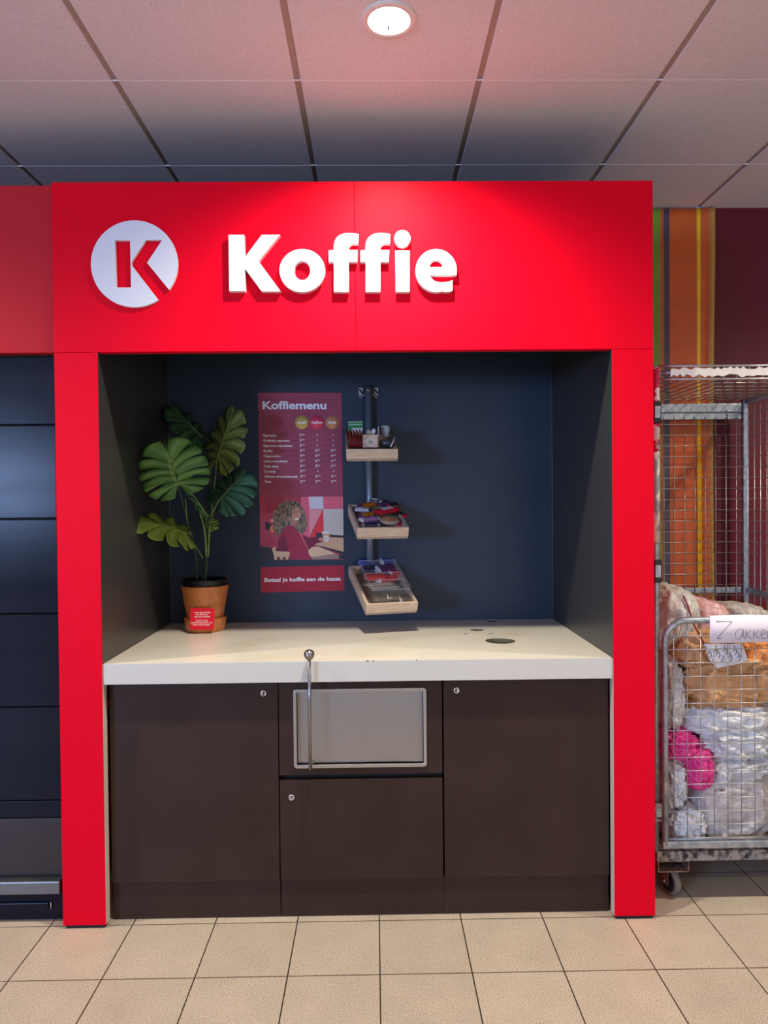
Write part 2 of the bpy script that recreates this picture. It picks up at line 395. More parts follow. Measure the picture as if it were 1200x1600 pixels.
GL = [
    ('letter', [[(57, 92), (130, 92), (132, 198), (212, 92), (297, 92), (197, 215), (300, 355), (212, 355), (133, 248), (135, 354), (61, 354)]]),
    ('letter', [iarc(400, 258, 106, 100, 0, 360, 48)[:-1], iarc(400, 258, 37, 45, 0, 360, 32)[:-1]]),
    ('letter', [fshape(0)]), ('letter', [fshape(147)]),
    ('letter', [[(832, 165), (899, 165), (899, 357), (834, 357)]]),
    ('letter', [[(1117, 279)] + iarc(1022, 258, 96, 100, 8, 285, 40) + bez((1070, 357), (1085, 356), (1092, 354), (1098, 351)) + bez((1098, 303), (1060, 318), (1005, 320), (993, 279), 10), bez((991, 242), (996, 196), (1052, 196), (1055, 242), 12)]),
]
for nm, lps in GL:
    mb = MB(); mb.mesh(outline_mesh([L3(q_) for q_ in lps], .024, 0), M['white'], T(0, -.0125, 0) @ UP); lt = mb.build(nm, LT)
    mb.bm = None
    if lps[0][0] == (832, 165):
        mb = MB(); mb.mesh(outline_mesh([L3(iarc(865, 108, 38, 38, 0, 360, 32)[:-1])], .024, 0), M['white'], T(0, -.0125, 0) @ UP); mb.build('letter_dot', lt)

# neighbouring red fascia and dark panelled unit on the left
mb = MB(); mb.box((-3.2, .02, ZS + .003), (KX0 - .0015, .0585, ZT - .002), M['red_left'], B)
tag(mb.build('fascia_panel'), 'plain matte red fascia board left of the kiosk header', 'fascia')
P = empty('panelled_unit', (-2.1, .3, 0), 'dark glossy unit with horizontal panels under the left red fascia', 'cabinet')
zz = [2.079, 1.8275, 1.484, 1.135, .791, .4445, .379]
XR = -1.163
for a_, b_ in zip(zz, zz[1:]):
    mb = MB(); mb.box((-3.2, .060, b_ + .0012), (XR, .085, a_ - .0012), M['shutter'], .004); mb.build('panel', P)
mb = MB(); mb.box((-3.2, .062, .168), (XR, .085, .377), M['shutter_low'], .003); tag(mb.build('lower_panel', P), 'dark brown lower panel')
mb = MB(); mb.box((-3.2, .030, .110), (XR + .0, .075, .157), mat('dull_steel', (.20, .20, .21), .4, .9), .004); tag(mb.build('bumper_rail', P), 'brushed steel bumper rail')
mb = MB(); mb.box((-3.2, .058, .004), (XR + .02, .085, .109), M['shutter'], .002); mb.box((-3.2, .066, .1), (XR + .02, .4, .17), M['black'])
kp = mb.build('kick_panel', P)
mb = MB(); mb.box((-3.2, .048, .045), (XR - .05, .058, .070), M['shutter'], .003); mb.tube([(XR - .042, .052, .045), (XR - .042, .052, .072)], .003, M['chrome'], 8); mb.build('kick_rail', kp)
mb = MB(); mb.box((-3.2, .086, 0), (XR + .018, .6, 2.07), M['black']); mb.build('body', P)

# ================================================================== WORKTOP
mb = MB()
rect = [(XI0 + .0015, .012), (XI1 - .0015, .012), (XI1 - .0015, YB - .001), (XI0 + .0015, YB - .001)]
HO = [(.513, .345, .062), (.454, .602, .031), (.393, .510, .0125), (.503, .507, .0125), (.563, .834, .030)]
holes = [arc(x, y, r, r, 0, 360, 36)[:-1] for x, y, r in HO]
mb.mesh(outline_mesh([rect] + holes, .036), M['white_top'], T(0, 0, ZC - .018))
wt = mb.build('worktop'); tag(wt, 'cream white worktop with round cut-outs above the brown cabinets', 'worktop')
mb = MB(); mb.box((XI0 + .0015, .004, .8835), (XI1 - .0015, .0118, ZC + .0002), M['white_edge'], .0012); tag(mb.build('front_edge', wt), 'pale grey front edge of the worktop')
for x, y, r in HO:
    mb = MB(); mb.lathe([(r + .0002, -.040), (r + .0002, -.0015), (r - .001, -.0015), (r - .001, -.040), (r + .0002, -.040)], M['olive'], (x, y, ZC), 36); mb.build('cutout_lining', wt)

for px, py, w_ in ((574, 1028.6, .004), (583, 1028.4, .0025), (651, 1026, .002)):
    p = W(px, py, 1, .0035); mb = MB(); mb.box((p.x - w_, .0032, ZC - .0022), (p.x + w_, .006, ZC + .0005), M['black']); tag(mb.build('edge_chip', wt), 'small dark chip in the front edge')
# small clear lid by the plant
mb = MB(); p = W(358, 973.5, 2, ZC); mb.lathe([(0, .004), (.018, .004), (.019, .001), (.024, .0005), (.024, .0), (0, 0)], mat('clear_plastic', (.8, .8, .78), .1, trans=.5), (p.x, p.y - .045, ZC + .0005), 28)
tag(mb.build('plastic_disc'), 'small clear plastic disc lying on the worktop behind the plant pot', 'disc')

# ================================================================== BASE CABINETS
def lock(x, z, y, par):
    mb = MB(); mt = T(x, y, z) @ Matrix.Rotation(PI / 2, 4, 'X')
    mb.lathe([(0, .001), (.006, .001), (.0065, .004), (.0105, .004), (.0115, .002), (.0115, 0)], M['chrome'], seg=28, mtx=mt)
    mb.box((x - .0009, y - .0025, z - .005), (x + .0009, y - .0008, z + .005), M['black'])
    return mb.build('lock', par)
YF = .042
XA, XB2, X3, X4 = XI0 + .008, -.3610, -.3570, .2425
X5 = .2490; X6 = XI1 - .004
c1 = empty('base_cabinet', (-.67, .4, 0), 'left dark brown base cabinet with a single tall door', 'cabinet')
mb = MB(); mb.box((XA, YF, .142), (XB2, YF + .019, .876), M['brown'], .0012); d = mb.build('door', c1); lock(-.413, .836, YF - .0002, d)
mb = MB(); mb.box((XA, YF + .012, .002), (XB2 + .0005, YF + .028, .1395), M['brown'], .001); mb.build('plinth', c1)
mb = MB(); mb.box((XA, YF + .03, .004), (XB2, YB - .01, .86), M['darkvoid']); mb.build('body', c1)
c2 = empty('base_cabinet', (-.06, .4, 0), 'middle dark brown base cabinet with a steel waste flap above a drawer', 'cabinet')
mb = MB()
fx0, fx1, fz0, fz1 = -.3035, .1855, .5585, .8495
mb.mesh(outline_mesh([[(X3, .532), (X4, .532), (X4, .880), (X3, .880)], [(fx0 + .008, fz0 + .008), (fx1 - .008, fz0 + .008), (fx1 - .008, fz1 - .008), (fx0 + .008, fz1 - .008)]], .018), M['brown'], T(0, YF + .009, 0) @ UP)
fp = mb.build('flap_panel', c2)
def rrect(x0, x1, z0, z1, r, n=5):
    o = []
    for cx, cz, a in ((x1 - r, z1 - r, 0), (x0 + r, z1 - r, 90), (x0 + r, z0 + r, 180), (x1 - r, z0 + r, 270)): o += arc(cx, cz, r, r, a, a + 90, n)
    return o
mb = MB(); mb.mesh(outline_mesh([rrect(fx0, fx1, fz0, fz1, .012), rrect(fx0 + .0115, fx1 - .0115, fz0 + .0115, fz1 - .0115, .004)], .006, .0015), M['steel'], T(0, YF - .003, 0) @ UP); mb.build('steel_frame', c2)
mb = MB()
# slightly bowed steel flap, like the photo's uneven streaks
NX = 40; gx0, gx1, gz0, gz1 = fx0 + .013, fx1 - .0135, fz0 + .0125, fz1 - .0125
vs = []
for i in range(NX + 1):
    x = gx0 + (gx1 - gx0) * i / NX; u = i / NX
    yy = YF + .011 + .0022 * math.sin(u * PI) + .0006 * math.sin(u * 11)
    vs.append([mb.bm.verts.new((x, yy, z)) for z in (gz0, gz1)])
mb._fin([mb.bm.faces.new([vs[i][0], vs[i + 1][0], vs[i + 1][1], vs[i][1]]) for i in range(NX)], M['flap'], True)
mb.box((gx0, YF + .016, gz0), (gx1, YF + .020, gz1), M['steel'])
fl = mb.build('waste_flap', c2)
mb = MB(); hx = W(484, 1130, 1, -.02).x
mb.tube([(hx, -.020, .572), (hx + .0006, -.024, .80), (hx + .001, -.026, .985)], [.0055, .0058, .0062], M['satin'], 14)
mb.tube([(hx, YF + .012, .576), (hx, -.020, .576)], .005, M['satin'], 10)
mb.ball((hx + .001, -.026, .990), .0195, M['satin']); tag(mb.build('lever_handle', fl), 'slim upright steel lever with a ball end')
mb = MB(); mb.box((X3, YF, .142), (X4, YF + .019, .5135), M['brown'], .0012, mtx=None); d = mb.build('drawer_front', c2); lock(-.314, .450, YF - .0002, d)
mb = MB(); mb.box((X3, YF + .012, .002), (X4 + .003, YF + .028, .1395), M['brown'], .001); mb.build('plinth', c2)
mb = MB(); mb.box((X3, YF + .03, .004), (X4, YB - .01, .86), M['black']); mb.build('body', c2)
c3 = empty('base_cabinet', (.56, .4, 0), 'right dark brown base cabinet below the worktop cut-outs', 'cabinet')
mb = MB(); mb.box((X5, YF, .142), (X6, YF + .019, .878), M['brown'], .0012); d = mb.build('door', c3); lock(.297, .838, YF - .0002, d)
mb = MB(); mb.box((X4 + .0035, YF + .012, .002), (X6, YF + .028, .1395), M['brown'], .001); mb.build('plinth', c3)
mb = MB(); mb.box((X5, YF + .03, .004), (X6, YB - .01, .42), M['darkvoid']); mb.box((X5, YF + .03, .42), (X5 + .016, YB - .01, .86), M['darkvoid']); mb.box((X6 - .016, YF + .03, .42), (X6, YB - .01, .86), M['darkvoid']); mb.build('body', c3)

# ================================================================== WALL GRAPHICS IN THE NICHE
YP = YB - .0022
def crop(s, ox, oy, y=YP):
    def g(zx, zy, dy=0): p = W(ox + zx / s, oy + zy / s, 1, y); return Vector((p.x, y - dy, p.z))
    return g
def put_text(mb, g, body, zx0, zx1, zbase, capz, m, bold=.0, align='LEFT', dy=.0006, s=7.5, slope=0):
    """lettering whose left / right ends and baseline come from crop coordinates"""
    a = g(zx0, zbase, dy); c = g(zx1, zbase + slope, dy); top = g(zx0, zbase - capz, dy)
    size = (top.z - a.z) / .72
    me = text_mesh(body, size, bold * size, .0004, 'LEFT', (c - a).length)
    ang = math.atan2(c.z - a.z, c.x - a.x)
    mb.mesh(me, m, T(*a) @ UP @ Matrix.Rotation(ang, 4, 'Z'))
g4 = crop(7.5, 390, 600); g5 = crop(7.5, 390, 760)
PO = empty('menu_poster', (-.35, YP, 1.66), 'tall burgundy coffee menu poster with prices and a photo of a smiling person', 'poster')
mb = MB(); a, b_, c_, d_ = g4(98, 104), g4(1078, 104), g5(1103, 856), g5(124, 860)
def slab(mb, pts, y0, y1, m):
    f = [mb.bm.verts.new((p.x, y0, p.z)) for p in pts]; k = [mb.bm.verts.new((p.x, y1, p.z)) for p in pts]
    fs = [mb.bm.faces.new(f), mb.bm.faces.new(k[::-1])]
    for i in range(len(pts)): fs.append(mb.bm.faces.new([f[i], k[i], k[(i + 1) % len(pts)], f[(i + 1) % len(pts)]]))
    mb._fin(fs, m)
slab(mb, [a, b_, c_, d_], YP, YB - .0002, M['poster']); mb.build('poster_sheet', PO)
mb = MB(); put_text(mb, g4, 'Koffiemenu', 152, 900, 292, 92, plain('title_white', (.80, .86, 1.0)), .03); mb.build('title_lettering', PO)
for k, (cx, nm, c) in enumerate(((612, 'small', (.60, .44, .12)), (788, 'medium', (.78, .06, .13)), (970, 'large', (.62, .27, .13)))):
    mb = MB(); ctr = g4(cx, 450); r = (g4(cx + 80, 450) - ctr).length
    mb.lathe([(0, .0006), (r, .0006), (r, 0)], plain('dot_' + nm, c), seg=40, mtx=T(*ctr) @ UP); dt = mb.build('size_dot', PO)
    tag(dt, ('yellow', 'red', 'orange')[k] + ' round size badge')
    w_ = (50, 66, 44)[k]; mb = MB(); put_text(mb, g4, nm, cx - w_, cx + w_, 462, 30, M['print_white'], .03, dy=.0012); mb.build('badge_text', dt)
rows = [('Espresso', 160, 315, '2xx'), ('Dubbele espresso', 162, 470, '3xx'), ('Espresso macchiato', 163, 505, '3xx'), ('Koffie', 164, 272, '233'), ('Cappuccino', 165, 365, '334'),
        ('Latte macchiato', 166, 448, '334'), ('Café latte', 167, 340, '334'), ('Cortado', 168, 308, '3xx'), ('Warme chocolademelk', 170, 567, '334'), ('Thee', 172, 255, '222')]
mbt = MB(); mbps = [MB(), MB(), MB()]; mbl = MB()
for k, (nm, x0, x1, pr) in enumerate(rows):
    bl = 615 + k * 60.3
    put_text(mbt, g4, nm, x0, x1, bl, 26, M['print_white'], .03)
    for j, c in enumerate(pr):
        mbp = mbps[j]
        cx = (585, 763, 948)[j] + k * .9
        if c == 'x': put_text(mbp, g4, 'X', cx + 20, cx + 38, bl - 5, 22, M['print_white'], .02)
        else:
            put_text(mbp, g4, c, cx, cx + 22, bl - 3, 28, M['print_white'], .02); put_text(mbp, g4, '50', cx + 26, cx + 60, bl - 16, 14, M['print_white'], .02)
    if k < 9:
        p, q = g4(x0, bl + 17, .0003), g4(1035 + k, bl + 15, .0003); h = .0008
        slab(mbl, [p, q, q + Vector((0, 0, h)), p + Vector((0, 0, h))], YP - .0004, YP - .0001, M['print_line'])
mbt.build('menu_items', PO); [q_.build('price_column', PO) for q_ in mbps]
for z0, z1 in ((165, 232), (245, 330), (338, 470), (476, 540)):
    p, q = g5(z0, 86), g5(z1, 84); slab(mbl, [p, q, q + Vector((0, 0, .0012)), p + Vector((0, 0, .0012))], YP - .0004, YP - .0001, M['print_line'])
mbl.build('ruled_lines', PO)
# the printed photo
mb = MB(); lay = [0]
def pp(pts, m, sm=False):
    lay[0] += 1; dy = .0003 + lay[0] * .00006
    mb.poly([g5(x, y, dy) for x, y in pts], m)
def blob(cx, cy, rx, ry, m, n=26, j=0, rot=0):
    pts = []
    for i in range(n):
        a_ = 2 * PI * i / n; k = 1 + j * (random.random() - .5); x, y = rx * k * math.cos(a_), ry * k * math.sin(a_)
        pts.append((cx + x * math.cos(rot) - y * math.sin(rot), cy + x * math.sin(rot) + y * math.cos(rot)))
    pp(pts, m)
pb = grain(mat('print_backdrop', (.4, .05, .1), .4), (.36, .035, .075), (.50, .07, .13), 14, 2)
pp([(124, 122), (1095, 118), (1103, 856), (124, 860)], pb)
pp([(124, 700), (430, 740), (430, 858), (124, 860)], plain('print_dark', (.03, .025, .045)))
pp([(690, 121), (862, 120), (866, 262), (705, 264)], plain('print_pale', (.62, .60, .72)))
pp([(600, 122), (690, 121), (705, 264), (706, 640), (610, 560), (600, 400)], plain('print_pink', (.72, .12, .20)))
pp([(866, 120), (1095, 119), (1098, 262), (868, 262)], M['print_pink'])
pp([(700, 268), (860, 266), (700, 590)], plain('print_rose', (.75, .30, .36)))
pp([(862, 268), (866, 540), (710, 600)], plain('print_scarlet', (.78, .03, .06)))
pp([(864, 264), (1098, 264), (1101, 575), (868, 560)], plain('print_beige', (.60, .55, .53)))
pp([(930, 562), (1101, 578), (1101, 600), (930, 592)], M['print_dark'])
pp([(180, 410), (250, 440), (240, 520), (185, 500)], M['print_dark'])
blob(272, 500, 36, 42, plain('print_lamp', (.70, .22, .10)), 20)
blob(265, 400, 18, 22, plain('print_bulb', (.75, .40, .30)), 16)
wd = plain('print_wood', (.62, .40, .25)); dk = M['print_dark']
pp([(930, 594), (1101, 602), (1103, 765), (760, 680)], wd)
pp([(740, 676), (1103, 765), (1103, 790), (1060, 790)], dk)
pp([(690, 720), (800, 700), (1010, 790), (730, 830), (690, 800)], plain('print_seat', (.72, .52, .34)))
pp([(730, 830), (1040, 795), (1050, 845), (735, 858)], plain('print_taupe', (.33, .24, .21)))
pp([(1046, 800), (1103, 795), (1103, 850), (1046, 845)], dk)
pp([(770, 540), (850, 548), (855, 600), (790, 598)], dk)
jm = plain('print_jumper', (.36, .02, .07)); jd = plain('print_jumper_shade', (.19, .012, .05))
pp([(600, 560), (700, 600), (790, 590), (860, 600), (862, 650), (780, 668), (700, 740), (650, 700)], jd)
hairm = grain(mat('print_hair', (.2, .15, .1), .6), (.045, .04, .03), (.36, .27, .20), 90, 4, (1.4, 1, .6), lo=.35, hi=.65)
skin = plain('print_skin', (.55, .27, .19))
blob(470, 360, 190, 195, hairm, 44, .10)
blob(390, 470, 115, 110, hairm, 36, .12)
blob(600, 440, 75, 120, hairm, 36, .12)
pp([(385, 520), (430, 470), (500, 455), (560, 520), (620, 600), (660, 700), (720, 850), (345, 858), (330, 640)], jm)
pp([(410, 560), (440, 700), (480, 856), (350, 858), (335, 640)], jd)
pp([(575, 545), (612, 560), (690, 720), (668, 720)], plain('print_trim', (.55, .10, .13)))
pp([(470, 400), (560, 420), (545, 470), (500, 460)], plain('print_neck', (.42, .20, .15)))
blob(542, 330, 54, 88, skin, 26, 0, .22)
blob(515, 225, 66, 44, hairm, 26, .16, -.2)
blob(458, 330, 38, 110, hairm, 26, .14)
blob(555, 382, 26, 11, plain('print_teeth', (.85, .78, .74)), 16, 0, -.12)
for x, y in ((522, 302), (568, 298)): blob(x, y, 10, 6, dk, 12)
pp([(548, 310), (562, 340), (545, 345)], plain('print_nose', (.46, .21, .15)))
blob(840, 622, 34, 20, skin, 16, 0, .3)
pp([(850, 545), (940, 545), (930, 690), (866, 688)], plain('print_cup', (.66, .38, .20)))
blob(893, 540, 50, 16, plain('print_lid', (.76, .72, .82)), 20)
blob(902, 612, 28, 38, M['print_lid'], 20); pp([(896, 594), (908, 594), (906, 630), (896, 630)], plain('print_mark', (.35, .28, .55)))
pp([(262, 730), (300, 700), (312, 760), (470, 765), (470, 800), (450, 858), (425, 858), (420, 826), (390, 826), (392, 858), (360, 858), (350, 824), (322, 824), (330, 858), (290, 858), (284, 800)], plain('print_chair', (.66, .47, .32)))
mb.build('printed_photo', PO)
ST = empty('payment_sign', (-.35, YP, 1.165), 'small burgundy sign reading Betaal je koffie aan de kassa below the menu', 'sign')
mb = MB(); slab(mb, [g5(130, 948), g5(1108, 925), g5(1110, 1220), g5(134, 1245)], YP, YB - .0002, M['poster2']); mb.build('sign_sheet', ST)
mb = MB(); put_text(mb, g5, 'Betaal je koffie aan de kassa', 175, 1068, 1118, 46, M['print_white'], .03, slope=-17); mb.build('sign_lettering', ST)

# ================================================================== DISPLAY STAND WITH THREE TRAYS
D = empty('display_stand', (-.022, .83, 1.6), 'grey wall-mounted pole carrying three tilted pale wooden trays', 'display stand')
PX = -.022; PY = .838
mb = MB(); mb.tube([(PX, PY, 1.02), (PX, PY, 2.045)], .0165, M['pole'], 20); mb.tube([(PX, PY, 2.045), (PX, PY, 2.088)], .018, mat('pole_cap', (.10, .10, .11), .4, .5), 20); mb.build('pole', D)
for s in (-1, 1):
    mb = MB(); bx = PX + s * .036
    mb.box((bx - .0105, YB - .006, 2.045), (bx + .0105, YB - .001, 2.082), mat('bracket_plate', (.50, .50, .52), .35, .5), .0008)
    mb.box((bx - .008, YB - .012, 2.030), (bx + .008, YB - .001, 2.040), M['pole'], .0008)
    mb.tube([(bx - .008, YB - .008, 2.073), (bx + .008, YB - .008, 2.054)], .0035, M['black'], 8)
    mb.box((min(bx, PX), YB - .012, 2.040), (max(bx, PX), YB - .004, 2.050), M['pole']); mb.build('wall_bracket', D)

def frame_from(fl, rl, frx, yf, yr):
    A, R_ = W(*fl, 1, yf), W(*rl, 1, yr); d = R_ - A; L = d.length
    yaw = math.atan2(-d.x, d.y); tilt = math.asin(d.z / L)
    X = Vector((math.cos(yaw), math.sin(yaw), 0)); wd_ = .2
    for _ in range(40):
        p = A + X * wd_ - CAM; px = 600 + F * p.dot(CR) / p.dot(CF); wd_ += (frx - px) / 450
    return T(*A) @ Matrix.Rotation(yaw, 4, 'Z') @ Matrix.Rotation(tilt, 4, 'X'), wd_, L
trays = []
for fl, rl, frx, yf, yr in (((541, 702), (539.5, 679), 622, .50, .80), ((558.5, 825), (544, 788), 639, .50, .80), ((572.5, 945), (545, 884), 653.5, .47, .80)):
    mt, w_, L = frame_from(fl, rl, frx, yf, yr); trays.append((mt, w_, L))
    tr = empty('tray', None, None, None, mtx=mt); tr.name = 'tray'
    tr.parent = D; tr.matrix_parent_inverse = D.matrix_world.inverted()
    t_ = .012; H = .042; wm = M['wood']
    mb = MB(); mb.box((0, 0, -H), (w_, t_, 0), wm, .0008, mtx=mt); mb.build('front_board', tr)
    for x in (0, w_ - t_):
        mb = MB(); mb.box((x, t_ + .0002, -H), (x + t_, L - t_ - .0002, 0), wm, .0008, mtx=mt); mb.build('side_board', tr)
    mb = MB(); mb.box((0, L - t_, -H), (w_, L, .0), wm, .0008, mtx=mt); mb.build('back_board', tr)
    mb = MB(); mb.box((.001, .0035, -H - .0115), (w_ - .001, L - .001, -H - .0003), M['wood_in'], .0008, mtx=mt); mb.build('base_board', tr)
    mb = MB(); c0 = mt @ Vector((w_ / 2, L - .01, -H + .005)); mb.box((PX - .02, PY - .03, c0.z - .05), (PX + .02, PY - .014, c0.z - .02), M['blackmetal'], .002); mb.build('clamp', tr)

def hit(mt, px, py, h):
    """local point where the photo's pixel meets the plane z = h of a tray"""
    inv = mt.inverted(); o = inv @ CAM; d = inv.to_3x3() @ (CF + CR * ((px - 600) / F) - CU * ((py - 800) / F))
    return o + d * ((h - o.z) / d.z)
def wrapper(name, mt, a, b, wd_, th, base, stripe, label, cat, group, h=0.0, lblc=None, text=None, tc=None):
    """foil packet with crimped ends lying between two local points"""
    wd_ *= 1.5 if group == 'packets in the acrylic bin' else 1.25; th *= 1.5 if group == 'packets in the acrylic bin' else 1.25
    A, Bp = hit(mt, *a, h), hit(mt, *b, h); A = mt @ A; Bp = mt @ Bp
    X = Bp - A; L = X.length; X.normalize(); N = (mt.to_3x3() @ Vector((0, 0, 1))); Y = N.cross(X).normalized(); N = X.cross(Y)
    mm_ = Matrix((X, Y, N)).transposed().to_4x4(); mm_.translation = (A + Bp) / 2
    o = empty(name, None, label, cat, group, mtx=mm_)
    mb = MB(); nu, nv = 18, 10; sd = random.random() * 50; rows_ = []
    def prof(u):
        e_ = abs(u)
        return 1.0 if e_ < .72 else max(0.0, 1 - ((e_ - .72) / .14)) ** .6 if e_ < .86 else 0.0
    for i in range(nu + 1):
        u = -1 + 2 * i / nu; k = prof(u); ring = []
        wv = wd_ / 2 * (.80 + .2 * k)
        for j in range(nv):
            an = 2 * PI * j / nv; cy = math.copysign(abs(math.cos(an)) ** .7, math.cos(an)); sz = math.copysign(abs(math.sin(an)) ** .8, math.sin(an))
            cr_ = noise.noise(Vector((u * 4 + sd, cy * 2.2, sz * 2))) * .0035
            ring.append(mb.bm.verts.new((u * L / 2, cy * wv, sz * (th / 2 * k + .0007) + cr_ * (.3 + k))))
        rows_.append(ring)
    fs = []
    for i in range(nu):
        for j in range(nv):
            f = mb.bm.faces.new([rows_[i][j], rows_[i][(j + 1) % nv], rows_[i + 1][(j + 1) % nv], rows_[i + 1][j]]); fs.append((i, f))
    end = [f for i, f in fs if i < 3 or i >= nu - 3]; mid = [f for i, f in fs if 3 <= i < nu - 3]
    mb._fin(mid, base, True); mb._fin(end, stripe, True)
    mb._fin([mb.bm.faces.new(rows_[0][::-1]), mb.bm.faces.new(rows_[-1])], stripe)
    bmesh.ops.transform(mb.bm, matrix=mm_, verts=mb.bm.verts)
    mb.build('wrapper', o)
    if lblc:
        mb = MB(); n_ = 10; t_, b2 = [], []
        for i in range(n_ + 1):
            u = -.42 + .84 * i / n_
            t_.append((u * L / 2, wd_ * .26 * (1 if 0 < i < n_ else .6), th / 2 + .0022)); b2.append((u * L / 2, -wd_ * .26 * (1 if 0 < i < n_ else .6), th / 2 + .0022))
        mb.poly(t_ + b2[::-1], lblc); q_ = bmesh.ops.extrude_face_region(mb.bm, geom=mb.bm.faces[:]); bmesh.ops.translate(mb.bm, vec=(0, 0, -.002), verts=[v for v in q_['geom'] if isinstance(v, bmesh.types.BMVert)])
        bmesh.ops.transform(mb.bm, matrix=mm_, verts=mb.bm.verts)
        if text: mb.mesh(text_mesh(text, wd_ * .36, .001, .0006, 'CENTER'), tc, mm_ @ T(0, -wd_ * .12, th / 2 + .003))
        mb.build('printed_label', o)
    return o
foil = lambda n_, c, r=.28: plain(n_, c, r, coat=.3, spec=.6)
fo = dict(org=foil('foil_amber', (.42, .14, .015)), pur=foil('foil_purple', (.10, .03, .11)), lil=foil('foil_lilac', (.34, .17, .36)), nav=foil('foil_navy', (.022, .028, .08)),
          sil=foil('foil_silver', (.52, .52, .60)), red=foil('foil_red', (.62, .012, .04)), wht=foil('foil_white', (.78, .76, .78)), blk=foil('foil_black', (.02, .02, .025)), blu=foil('foil_blue', (.02, .06, .33)),
          scar=foil('foil_scarlet', (.72, .02, .02)), grn=foil('foil_green', (.01, .22, .06)), brn=foil('foil_brown', (.13, .10, .07)), crm=foil('foil_cream', (.66, .55, .38)), waf=None)
def z8(x, y): return (530 + x / 10, 780 + y / 10)
m1, w1, L1 = trays[0]; m2_, w2, L2 = trays[1]; m3, w3, L3_ = trays[2]
G2 = 'snack bars in the middle tray'
bars = [((330, 410), (640, 390), .030, .014, 'nav', 'sil', -.018, 'dark blue snack bar at the front left of the middle tray', None),
        ((290, 330), (650, 290), .034, .016, 'lil', 'wht', -.006, 'lilac snack bar behind the dark blue one in the middle tray', None),
        ((290, 255), (570, 215), .028, .014, 'org', 'pur', -.004, 'amber snack bar in front of the silver bar, middle tray', None),
        ((200, 150), (520, 175), .030, .014, 'sil', 'nav', .002, 'silver and navy snack bar at the left rim of the middle tray', None),
        ((290, 115), (600, 65), .032, .016, 'org', 'pur', .004, 'amber snack bar at the back left of the middle tray', None),
        ((440, 15), (680, 45), .030, .014, 'nav', 'wht', .012, 'navy snack bar with a white label, topmost at the back', 'wht'),
        ((590, 90), (800, 55), .028, .014, 'pur', 'pur', .006, 'deep purple snack bar at the back of the middle tray', None),
        ((720, 100), (930, 70), .026, .014, 'blk', 'red', .000, 'black snack bar with red ends at the back right', None),
        ((560, 215), (935, 140), .042, .018, 'red', 'red', .010, 'red snack bar with a white label across the pile', 'wht'),
        ((820, 190), (1060, 275), .030, .014, 'blk', 'red', -.006, 'black and red snack bar hanging over the right side of the pile', None),
        ((880, 400), (1010, 420), .030, .012, 'red', 'wht', -.022, 'red and white packet at the front right corner of the middle tray', None)]
for a, b_, wd_, th, c, c2_, h, lb, ll in bars:
    wrapper('snack_bar', m2_, z8(*a), z8(*b_), wd_, th, fo[c], fo[c2_], lb, 'snack', G2, h, fo[ll] if ll else None)
wafm = grain(mat('waffle', (.6, .3, .1), .5), (.38, .15, .05), (.72, .40, .18), 60, 2, bump=.5)
c = m2_ @ hit(m2_, *z8(790, 335), -.004)
mw = m2_.copy(); mw.translation = c
o = empty('waffle_cookie', None, 'round golden waffle cookie in a clear wrapper at the front right of the middle tray', 'cookie', mtx=mw)
mb = MB(); mb.lathe([(0, -.006), (.034, -.006), (.039, 0), (.035, .006), (0, .006)], wafm, seg=32)
for k in range(-4, 5):
    h = math.sqrt(max(0, .035 ** 2 - (k * .0075) ** 2))
    mb.box((k * .0075 - .001, -h, .006), (k * .0075 + .001, h, .0082), wafm); mb.box((-h, k * .0075 - .001, .006), (h, k * .0075 + .001, .0082), wafm)
bmesh.ops.transform(mb.bm, matrix=mw, verts=mb.bm.verts); mb.build('waffle', o)
mb = MB(); mb.lathe([(.038, .009), (.042, .006), (.047, .0), (.040, -.008), (.02, -.010)], plain('clear_wrap', (.85, .80, .72), .15, alpha=.3), seg=22)
for v in mb.bm.verts: v.co.z += .003 * noise.noise(v.co * 90)
bmesh.ops.transform(mb.bm, matrix=mw, verts=mb.bm.verts); mb.build('clear_wrapper', o)

# lowest tray: clear acrylic bin
def z7(x, y): return (530 + x / 7.27, 760 + y / 7.27)
AX = empty('acrylic_bin', None, 'clear acrylic divided bin standing in the lowest tray', 'bin', mtx=m3)
fz = -.038
pa = hit(m3, *z7(352, 1325), fz); pb_ = hit(m3, *z7(838, 1310), fz)
ax0, ax1 = max(.016, pa.x), min(w3 - .016, pb_.x); ay0 = max(.016, pa.y); ay1 = L3_ - .02; ah = .034; tk = .0022
def wallbox(lo, hi, nm): 
    q_ = MB(); q_.box(lo, hi, M['acrylic'], .0004, mtx=m3); q_.box((lo[0], lo[1], hi[2] + .0001), (hi[0], hi[1], hi[2] + .0016), M['rim'], mtx=m3); return q_.build(nm, AX)
wallbox((ax0, ay0, fz), (ax1, ay0 + tk, ah - .01), 'front_wall'); wallbox((ax0, ay1 - tk, fz), (ax1, ay1, ah), 'back_wall')
wallbox((ax0, ay0 + tk + .0002, fz), (ax0 + tk, ay1 - tk - .0002, ah), 'side_wall'); wallbox((ax1 - tk, ay0 + tk + .0002, fz), (ax1, ay1 - tk - .0002, ah), 'side_wall')
for f_ in (.30, .56): wallbox((ax0 + tk, ay0 + (ay1 - ay0) * f_, fz), (ax1 - tk, ay0 + (ay1 - ay0) * f_ + tk, ah - .004), 'divider')
G3 = 'packets in the acrylic bin'
